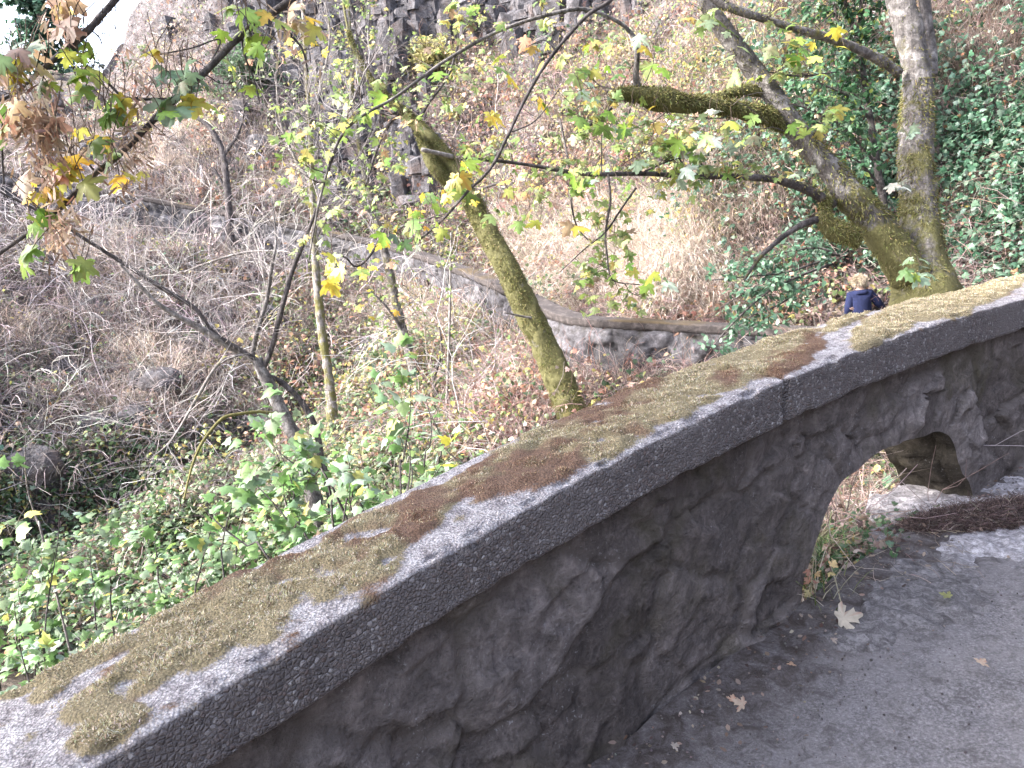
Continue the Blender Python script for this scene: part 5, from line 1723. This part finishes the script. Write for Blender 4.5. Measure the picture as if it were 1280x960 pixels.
mk('twig_sprays', V, [Q], M_TWIG, R, cols=np.tile([[.07, .06, .05]], (len(V), 1)))
lf = MB()
leaf_at_twigs(lf, np.concatenate(lines), 4, 'simple', .075, [(4, .06, .14, .08), (3, .10, .19, .12), (2, .16, .24, .18)], .1, .3)
lf.build('foliage', M_LEAF, R)

# pale broom-like bush high on the slope and the dark green bush at upper left
for lab, x, y, n_, sc, pal in (('pale yellow-green bushy shrub on the rocks at top centre', 540, 78, 2600, .9, [(3, .34, .32, .14), (2, .42, .39, .2), (1, .25, .24, .1)]),
                               ('dark green bush on the slope at upper left', 312, 100, 2400, 1.3, [(3, .07, .13, .07), (2, .11, .17, .1), (1, .05, .08, .05)])):
    d = float(cast(np.array([x]), np.array([y]))[0]) - .3
    w = P(x, y, d)
    R = thing('bush', w - [0, 0, .2], lab, 'shrub')
    dirs = norm(rand_unit(140) + [0, -.2, .9])
    V, Q, pts = twigs(np.repeat(w[None] - [0, 0, .2], 140, 0), dirs, rng.uniform(.6, 1.2, 140) * sc, .012, .4, .0, 5, 3)
    mk('branch_sprays', V, [Q], M_TWIG, R, cols=np.tile([[.16, .14, .1]], (len(V), 1)))
    lf = MB(); leaf_at_twigs(lf, pts, n_ // 140, 'simple', .14, pal, .3, -.3); lf.build('foliage', M_LEAF, R)

# conifer on the skyline at top left
w = P(60, 70, 40)
w[2] = ground(w[0], w[1]) - .2
R = thing('conifer_tree', w, 'dark conifer on the skyline in the top left corner', 'tree')
hgt_ = 9.0
V, Q, T = tube(np.array([[w[0], w[1], w[2] + hgt_ * t] for t in np.linspace(0, 1, 12)]), np.linspace(.3, .03, 12), 8, .2, 4)
mk('trunk', V, [Q, T], M_BARKD, R, attrs={'mossy': np.zeros(len(V))})
n = 150
tt = rng.uniform(.12, .98, n)
bp = np.stack([np.full(n, w[0]), np.full(n, w[1]), w[2] + hgt_ * tt], 1)
az = rng.uniform(0, 6.283, n)
V, Q, pts = twigs(bp, np.stack([np.cos(az), np.sin(az), .1 + 0 * az], 1), (1.05 - tt) * 3.0 * rng.uniform(.5, 1.1, n), .03, .25, .06, 5, 4)
mk('bough_sprays', V, [Q], M_TWIG, R, cols=np.tile([[.05, .045, .04]], (len(V), 1)))
lf = MB(); leaf_at_twigs(lf, pts, 40, 'simple', .34, [(3, .05, .11, .075), (2, .07, .14, .09)], .15, .5); lf.build('foliage', M_LEAF, R)
# ------------------------------------------------------------------ the child on the path across the bend
def plain_mat(name, col, rough=.8, nsc=30, amt=.3, bump=.0):
    m, nt, b = new_mat(name)
    nz = noise_n(nt, opos(nt), nsc, 4, .6)
    nt.links.new(mixc(nt, 1.0, (*col,), ramp(nt, nz, [(.3, 1 - amt), (.7, 1.0)]), 'MULTIPLY'), b.inputs['Base Color'])
    b.inputs['Roughness'].default_value = rough
    if bump:
        bump_to(nt, b, nz, bump, .01)
    return m


M_SKIN = plain_mat('skin', (.60, .40, .31), .55, 20, .12)
M_JACKET = plain_mat('navy_fleece', (.009, .014, .05), .9, 40, .4, .5)
M_TROUSER = plain_mat('dark_trousers', (.05, .05, .06), .9, 40, .3, .4)
M_SHOE = plain_mat('shoe_rubber', (.06, .05, .05), .7)
M_EYE = plain_mat('eye', (.05, .04, .035), .2)


def skin_mesh(name, joints, edges, root_i, mat_, parent, lev=2):
    me = bpy.data.meshes.new(name)
    keys = list(joints)
    me.from_pydata([joints[k_][0] for k_ in keys], [(keys.index(a), keys.index(b_)) for a, b_ in edges], [])
    o = bpy.data.objects.new(name, me)
    COL.objects.link(o)
    o.modifiers.new('skin', 'SKIN').use_smooth_shade = True
    sv = me.skin_vertices[0].data if me.skin_vertices else None
    if sv is None:
        bpy.context.view_layer.objects.active = o
        bpy.ops.mesh.customdata_skin_add()
        sv = me.skin_vertices[0].data
    for i, k_ in enumerate(keys):
        r_ = joints[k_][1]
        sv[i].radius = r_ if isinstance(r_, tuple) else (r_, r_)
        sv[i].use_root = keys[i] == root_i
    sb = o.modifiers.new('sub', 'SUBSURF')
    sb.levels = sb.render_levels = lev
    dg = bpy.context.evaluated_depsgraph_get()
    new = bpy.data.meshes.new_from_object(o.evaluated_get(dg))
    new.name = name
    bpy.data.objects.remove(o)
    new.polygons.foreach_set('use_smooth', np.full(len(new.polygons), True))
    new.materials.clear()
    new.materials.append(mat_)
    q = bpy.data.objects.new(name, new)
    COL.objects.link(q)
    q.parent = parent
    return q


# local space: x to the picture's right, y away from the camera, z up; height 1.40
top = P(1076, 345, 12.0)
child = thing('person', (top[0], top[1], top[2] - 1.40), 'child with short blond hair in a navy blue hooded jacket walking away behind the parapet', 'person')
child.rotation_euler = (0, 0, rad(-12))
J = {'pel': ((0, 0, .74), (.115, .085)), 'wai': ((0, .01, .88), (.095, .065)), 'che': ((.0, .03, 1.04), (.125, .08)), 'shb': ((.0, .045, 1.14), (.09, .06)), 'nec': ((0, .055, 1.20), .042),
     'hd0': ((-.004, .065, 1.255), (.062, .066)), 'hd1': ((-.008, .07, 1.31), (.078, .088)), 'hd2': ((-.01, .065, 1.36), (.06, .07)),
     'ls': ((-.135, .04, 1.105), .05), 'le': ((-.19, -.04, .89), .037), 'lw': ((-.165, .11, .745), .026), 'lh': ((-.155, .155, .70), (.03, .016)),
     'rs': ((.135, .04, 1.115), .05), 're': ((.27, .02, .95), .037), 'rw': ((.36, .17, .88), .026), 'rh': ((.385, .22, .87), (.03, .016)),
     'lk': ((-.075, .06, .40), .055), 'lt': ((-.085, .0, .69), .075), 'la': ((-.075, -.07, .07), .036), 'lf': ((-.075, .08, .03), (.036, .025)),
     'rk': ((.075, .10, .40), .055), 'rt': ((.085, .0, .69), .075), 'ra': ((.075, .12, .07), .036), 'rf': ((.075, .27, .03), (.036, .025))}
E = [('pel', 'wai'), ('wai', 'che'), ('che', 'shb'), ('shb', 'nec'), ('nec', 'hd0'), ('hd0', 'hd1'), ('hd1', 'hd2'), ('shb', 'ls'), ('ls', 'le'), ('le', 'lw'), ('lw', 'lh'), ('shb', 'rs'), ('rs', 're'), ('re', 'rw'), ('rw', 'rh'),
     ('pel', 'lt'), ('lt', 'lk'), ('lk', 'la'), ('la', 'lf'), ('pel', 'rt'), ('rt', 'rk'), ('rk', 'ra'), ('ra', 'rf')]
for sd, hx in (('l', 'lh'), ('r', 'rh')):
    b0 = np.array(J[hx][0])
    fw = np.array([-.0, .6, -.8]) if sd == 'l' else np.array([.35, .9, -.2])
    fw = fw / np.linalg.norm(fw)
    ac = np.cross(fw, [0, 0, 1.0]); ac /= np.linalg.norm(ac)
    for f_, (o_, L_) in enumerate(((-.021, .05), (-.007, .06), (.007, .056), (.021, .045))):
        a0 = b0 + ac * o_ + fw * .02
        a1 = a0 + fw * L_ * .55
        a2 = a1 + fw * L_ * .4 + np.array([0, 0, -.018])
        for i_, p_ in enumerate((a0, a1, a2)):
            J[f'{sd}g{f_}{i_}'] = (tuple(p_), .0085 if i_ < 2 else .007)
        E += [(hx, f'{sd}g{f_}0'), (f'{sd}g{f_}0', f'{sd}g{f_}1'), (f'{sd}g{f_}1', f'{sd}g{f_}2')]
    sgn = 1 if sd == 'l' else -1
    t0 = b0 + ac * .03 * sgn
    J[f'{sd}h0'] = (tuple(t0), .010); J[f'{sd}h1'] = (tuple(t0 + ac * .018 * sgn + fw * .03), .009)
    E += [(hx, f'{sd}h0'), (f'{sd}h0', f'{sd}h1')]
J['nose'] = ((-.012, .165, 1.30), .011); E.append(('hd1', 'nose'))
J['ear1'] = ((-.092, .065, 1.30), (.014, .02)); E.append(('hd1', 'ear1'))
J['ear2'] = ((.076, .065, 1.30), (.014, .02)); E.append(('hd1', 'ear2'))
skin_mesh('body', J, E, 'pel', M_SKIN, child)
JJ = {k_: J[k_] for k_ in ('wai', 'che', 'shb', 'ls', 'le', 'lw', 'rs', 're', 'rw')}
grow = lambda r_, g_: tuple(v + g_ for v in r_) if isinstance(r_, tuple) else r_ + g_
JK = {k_: (v[0], grow(v[1], .024)) for k_, v in JJ.items()}
JK['hem'] = ((0, 0, .72), (.17, .15)); JK['col'] = ((0, .05, 1.185), (.075, .07))
JK['wai'] = (JK['wai'][0], (.175, .15)); JK['che'] = ((0, .03, 1.03), (.17, .15)); JK['shb'] = (JK['shb'][0], (.135, .12))
JK['ls'] = (JK['ls'][0], .08); JK['rs'] = (JK['rs'][0], .08); JK['le'] = (JK['le'][0], .066); JK['re'] = (JK['re'][0], .066); JK['lw'] = (JK['lw'][0], .048); JK['rw'] = (JK['rw'][0], .048)
jk = skin_mesh('jacket', JK, [('hem', 'wai'), ('wai', 'che'), ('che', 'shb'), ('shb', 'col'), ('shb', 'ls'), ('ls', 'le'), ('le', 'lw'), ('shb', 'rs'), ('rs', 're'), ('re', 'rw')], 'hem', M_JACKET, child)
JH = {'a': ((-.085, .03, 1.165), (.03, .03)), 'b': ((-.055, -.045, 1.15), (.045, .035)), 'c': ((0, -.075, 1.13), (.055, .04)), 'd': ((.055, -.045, 1.15), (.045, .035)), 'e': ((.085, .03, 1.165), (.03, .03))}
hood = skin_mesh('hood', JH, [('a', 'b'), ('b', 'c'), ('c', 'd'), ('d', 'e')], 'c', M_JACKET, child)
JT = {k_: (J[k_][0], grow(J[k_][1], .018)) for k_ in ('pel', 'lt', 'lk', 'la', 'rt', 'rk', 'ra')}
skin_mesh('trousers', JT, [('pel', 'lt'), ('lt', 'lk'), ('lk', 'la'), ('pel', 'rt'), ('rt', 'rk'), ('rk', 'ra')], 'pel', M_TROUSER, child)
for sd in 'lr':
    skin_mesh('shoe', {'a': ((J[sd + 'a'][0][0], J[sd + 'a'][0][1] - .02, .045), (.045, .045)), 'b': ((J[sd + 'f'][0][0], J[sd + 'f'][0][1], .035), (.045, .035))}, [('a', 'b')], 'a', M_SHOE, child)
for sx_ in (-.040, .018):
    bm = bmesh.new()
    bmesh.ops.create_uvsphere(bm, u_segments=10, v_segments=8, radius=.011)
    me = bpy.data.meshes.new('eye'); bm.to_mesh(me); bm.free(); me.materials.append(M_EYE)
    o = bpy.data.objects.new('eye', me); COL.objects.link(o); o.parent = child; o.location = (sx_, .148, 1.318)
# hair: tousled strands over the skull
n = 3200
o_ = rand_unit(n)
o_ = o_[(o_[:, 2] > -.55) & ~((o_[:, 1] > .45) & (o_[:, 2] < .35))]
n = len(o_)
hb = np.array([-.008, .066, 1.315]) + o_ * np.array([.084, .093, .085])
hd = norm(o_ * .7 + np.array([.25, -.25, -.15]) + rand_unit(n) * .45)
V, Q, _ = twigs(hb, hd, rng.uniform(.03, .06, n), .0035, .5, .25, 3, 3, .4)
hair = mk('hair', V, [Q], mat_tint('hair', 0, .5, 50, .2), None, cols=np.repeat(pick([(4, .40, .335, .25), (3, .55, .48, .38), (2, .27, .215, .155)], n, .12), 12, 0))
hair.parent = child

# ------------------------------------------------------------------ the strip of path by the arch
def on_path(px_, py_):
    """point of the path seen at a picture position"""
    x, y = np.broadcast_arrays(np.asarray(px_, float), np.asarray(py_, float))
    ds = np.linspace(1.2, 6, 1500)
    out = []
    for a, b_ in zip(x.ravel(), y.ravel()):
        w = P(np.full(ds.shape, a), np.full(ds.shape, b_), ds)
        k_ = np.argmin(np.hypot(w[:, None, 0] - LX[None, ::10], w[:, None, 1] - LY[None, ::10]), axis=1) * 10
        z = LZ[k_] - LH[k_] + .03
        i = np.argmax(w[:, 2] < z)
        out.append(w[i])
    return np.array(out).reshape(x.shape + (3,))


# fibrous brown debris washed against the foot of the wall
hx = np.linspace(1142, 1330, 60)
cl_ = on_path(hx, np.interp(hx, [1142, 1180, 1230, 1280, 1330], [662, 655, 650, 642, 634]))
cc_ = catmull(cl_[::6], .02)
rr = .055 * np.sin(np.linspace(.05, 1, len(cc_)) * np.pi * .8) ** .5 + .012
V, Q, T = tube(cc_ - [0, 0, .01], rr, 14, .35, 14, 9)
n = 16000
i = rng.integers(0, len(cc_) - 1, n)
o_ = rand_unit(n); o_[:, 2] = np.abs(o_[:, 2])
hb = cc_[i] + o_ * (rr[i] * 1.0)[:, None] * [1.2, 1.2, 1] + rng.normal(size=(n, 3)) * [.012, .012, .002] - [0, 0, .01]
V2, Q2, _ = twigs(hb, norm(norm(cc_[i + 1] - cc_[i]) * np.where(rng.random((n, 1)) < .5, 1, -1) + rand_unit(n) * .8), rng.uniform(.02, .07, n), .0011, .6, .1, 3, 3, .6)
mb = MB()
mb.add(V, Q, T, np.tile([[.055, .036, .032]], (len(V), 1)))
mb.add(V2, Q2, None, np.repeat(pick([(4, .12, .085, .078), (3, .18, .13, .115), (2, .065, .045, .042), (.8, .33, .27, .23)], n, .2), 12, 0))
heap = mb.build('plant_debris', M_TWIG)
kind(heap, 'stuff')

# fallen leaves, each a thing
def fallen(px_, py_, size, col_, az, label, group=None, kindl='maple', tilt=.25):
    w = on_path(px_, py_)
    m_ = MB()
    leaves(m_, kindl, np.zeros((1, 3)), np.array([[math.cos(az), math.sin(az), tilt * .3]]), np.array([[.1, -tilt, 1.0]]), size, np.array([col_]), .6)
    o = m_.build('fallen_leaf', M_LEAF)
    o.location = [float(w[0]), float(w[1]), float(w[2]) + .018]
    return tag(o, label, 'leaf', group)


fallen(1048, 780, .075, (.50, .45, .36), -.15, 'large pale dry leaf lying on the path before the arched hole', kindl='maple', tilt=.7)
fallen(916, 884, .026, (.50, .34, .24), 1.2, 'small tan leaf fragment by the foot of the wall', tilt=.9)
fallen(931, 888, .034, (.46, .36, .27), 2.6, 'pinkish brown crumpled leaf beside the small tan fragment', tilt=.9)
fallen(1225, 836, .03, (.50, .38, .28), .6, 'tiny buff leaf alone out on the open asphalt')
fallen(841, 940, .022, (.42, .38, .33), .3, 'pale scrap of leaf at the wall foot near the lower edge')
fallen(990, 838, .02, (.45, .3, .2), 1.3, 'tiny orange leaf scrap on the path below the arch')
fallen(1188, 752, .035, (.30, .31, .12), 2.3, 'faded green leaf at the edge of the pale concrete')
fallen(1040, 806, .02, (.36, .3, .25), .3, 'tiny brown scrap below the large pale dry leaf')

# weeds in the mouth of the arch
wp = on_path(1022, 738)
weed = thing('weed_plant', wp, 'dry yellowed weed with grass blades at the near side of the arched hole', 'plant')
n = 46
b0 = wp + rng.normal(size=(n, 3)) * [.05, .05, 0]
V, Q, T, C = blades(b0 - [0, 0, .02], rng.uniform(0, 6.28, n), rng.uniform(.1, .6, n), rng.uniform(.3, 1.6, n), rng.uniform(.08, .26, n), .004, pick([(3, .34, .31, .22), (2, .16, .2, .07), (1, .5, .45, .36)], n))
mk('grass_fronds', V, [Q, T], M_GRASS, weed, cols=C)
mb = MB()
lw = P(np.array([1012, 1016, 1010, 1022, 1030, 1040, 1012, 1020, 1045, 1036]), np.array([740, 725, 712, 706, 700, 708, 728, 716, 702, 716]), 2.62 + rng.normal(size=10) * .03)
leaves(mb, 'maple', lw, norm(rand_unit(10) + [0, 0, -.4]), norm(rand_unit(10) + [0, -1, .5]), .024, pick([(3, .48, .40, .20), (1, .42, .24, .18)], 10))
mb.build('foliage', M_LEAF, weed)
wp = on_path(1048, 690)
gt = thing('grass_tuft', wp + np.array([-.05, .12, -.1]), 'pale green grass tuft hanging beyond the sill of the arched hole', 'plant')
n = 160
b0 = wp + np.array([-.05, .14, -.06]) + rng.normal(size=(n, 3)) * [.06, .05, .02]
V, Q, T, C = blades(b0, rng.uniform(0, 6.28, n), rng.uniform(.0, .6, n), rng.uniform(.8, 2.2, n), rng.uniform(.12, .26, n), .004, pick([(3, .16, .24, .10), (2, .24, .28, .15), (2, .36, .33, .22)], n))
mk('grass_fronds', V, [Q, T], M_GRASS, gt, cols=C)
# straws lying on the concrete
n = 60
sx_, sy_ = rng.uniform(1060, 1230, n), rng.uniform(660, 735, n)
b0 = on_path(sx_, sy_) + [0, 0, .012]
V, Q, _ = twigs(b0, norm(rand_unit(n) * [1, 1, .05]), rng.uniform(.04, .2, n), .0012, .3, .0, 4, 3)
zb = np.repeat(b0[:, 2], 15)
V[:, 2] = zb + np.clip(V[:, 2] - zb, -.004, .012)
kind(mk('straw_litter', V, [Q], M_TWIG, cols=np.repeat(pick([(3, .42, .36, .29), (2, .28, .22, .18)], n), 15, 0)), 'stuff')
# grit along the foot of the wall and on the asphalt
n = 2200
bm = bmesh.new(); bmesh.ops.create_icosphere(bm, subdivisions=1, radius=1)
gv = np.array([v.co[:] for v in bm.verts]); gf = np.array([[v.index for v in f.verts] for f in bm.faces]); bm.free()
ss = rng.uniform(0, S_END, n); oo = .05 - np.abs(rng.normal(size=n)) * .35
pw, nw, hw = line_at(ss)
gp = pw + nw * oo[:, None]
gp[:, 2] = pw[:, 2] - hw + .03 * sstep(-.25, .06, oo) + .004
gs = rng.uniform(.0012, .0045, n)
gV = gp[:, None] + gv[None] * gs[:, None, None] * rng.uniform(.6, 1.2, (n, 1, 3))
mb = MB(); mb.add(gV.reshape(-1, 3), None, (np.arange(n)[:, None, None] * len(gv) + gf[None]).reshape(-1, 3), np.repeat(pick([(3, .10, .09, .09), (2, .15, .135, .13), (.6, .26, .22, .19)], n), len(gv), 0))
kind(mb.build('gravel', M_TWIG), 'stuff')

# low plants filling the far side of the arched hole
n = 700
qx, qy = rng.uniform(1005, 1160, n), rng.uniform(560, 745, n)
qd = cast(qx, qy, 2.55, 20, 300)
c0 = P(qx, qy, qd)
_dn = grid_at(DOUT, c0[:, 0], c0[:, 1])
c0 = c0[(_dn < -.12) & ~np.isnan(qd) & (qd < 7)]
n = len(c0)
rp = 26
lp = np.repeat(c0, rp, 0) + rng.normal(size=(n * rp, 3)) * [.06, .06, .0]
lp[:, 2] += rng.uniform(.0, .2, n * rp) ** 1.2
gr = np.repeat(rng.random(n) < .5, rp)[:, None]
cc = np.where(gr, pick([(4, .09, .17, .08), (3, .13, .22, .12), (1, .05, .09, .04)], n * rp), pick([(3, .30, .22, .18), (2, .42, .35, .30), (2, .18, .12, .10), (1, .36, .3, .12)], n * rp))
mb = MB()
leaves(mb, 'lobed', lp, norm(rand_unit(n * rp) + [0, 0, -.3]), norm(rand_unit(n * rp) * .8 + [0, -.4, .8]), rng.uniform(.018, .045, n * rp), cc, .6)
V, Q, _ = twigs(np.repeat(c0, 4, 0), norm(rand_unit(n * 4) * .7 + [0, 0, 1.]), rng.uniform(.08, .24, n * 4), .0015, .5, .1, 4, 3)
mb.add(V, Q, None, np.repeat(pick([(2, .3, .25, .22), (1, .14, .1, .09)], n * 4), 15, 0))
kind(mb.build('undergrowth', M_LEAF), 'stuff')

# crumbled leaf scraps and grit gathered along the foot of the wall
n = 520
ss = rng.uniform(.4, S_END, n); oo = .03 - np.abs(rng.normal(size=n)) * .16
pw, nw, hw = line_at(ss)
gp = pw + nw * oo[:, None]
gp[:, 2] = pw[:, 2] - hw + .05 * sstep(-.25, .06, oo) + .012
mb = MB()
leaves(mb, 'simple', gp, norm(rand_unit(n) * [1, 1, .2]), norm(rand_unit(n) * .5 + [0, 0, 1.]), rng.uniform(.006, .024, n), pick([(3, .20, .14, .11), (2, .30, .23, .18), (1, .42, .35, .28), (2, .10, .07, .06)], n), .8)
kind(mb.build('leaf_litter', M_LEAF), 'stuff')
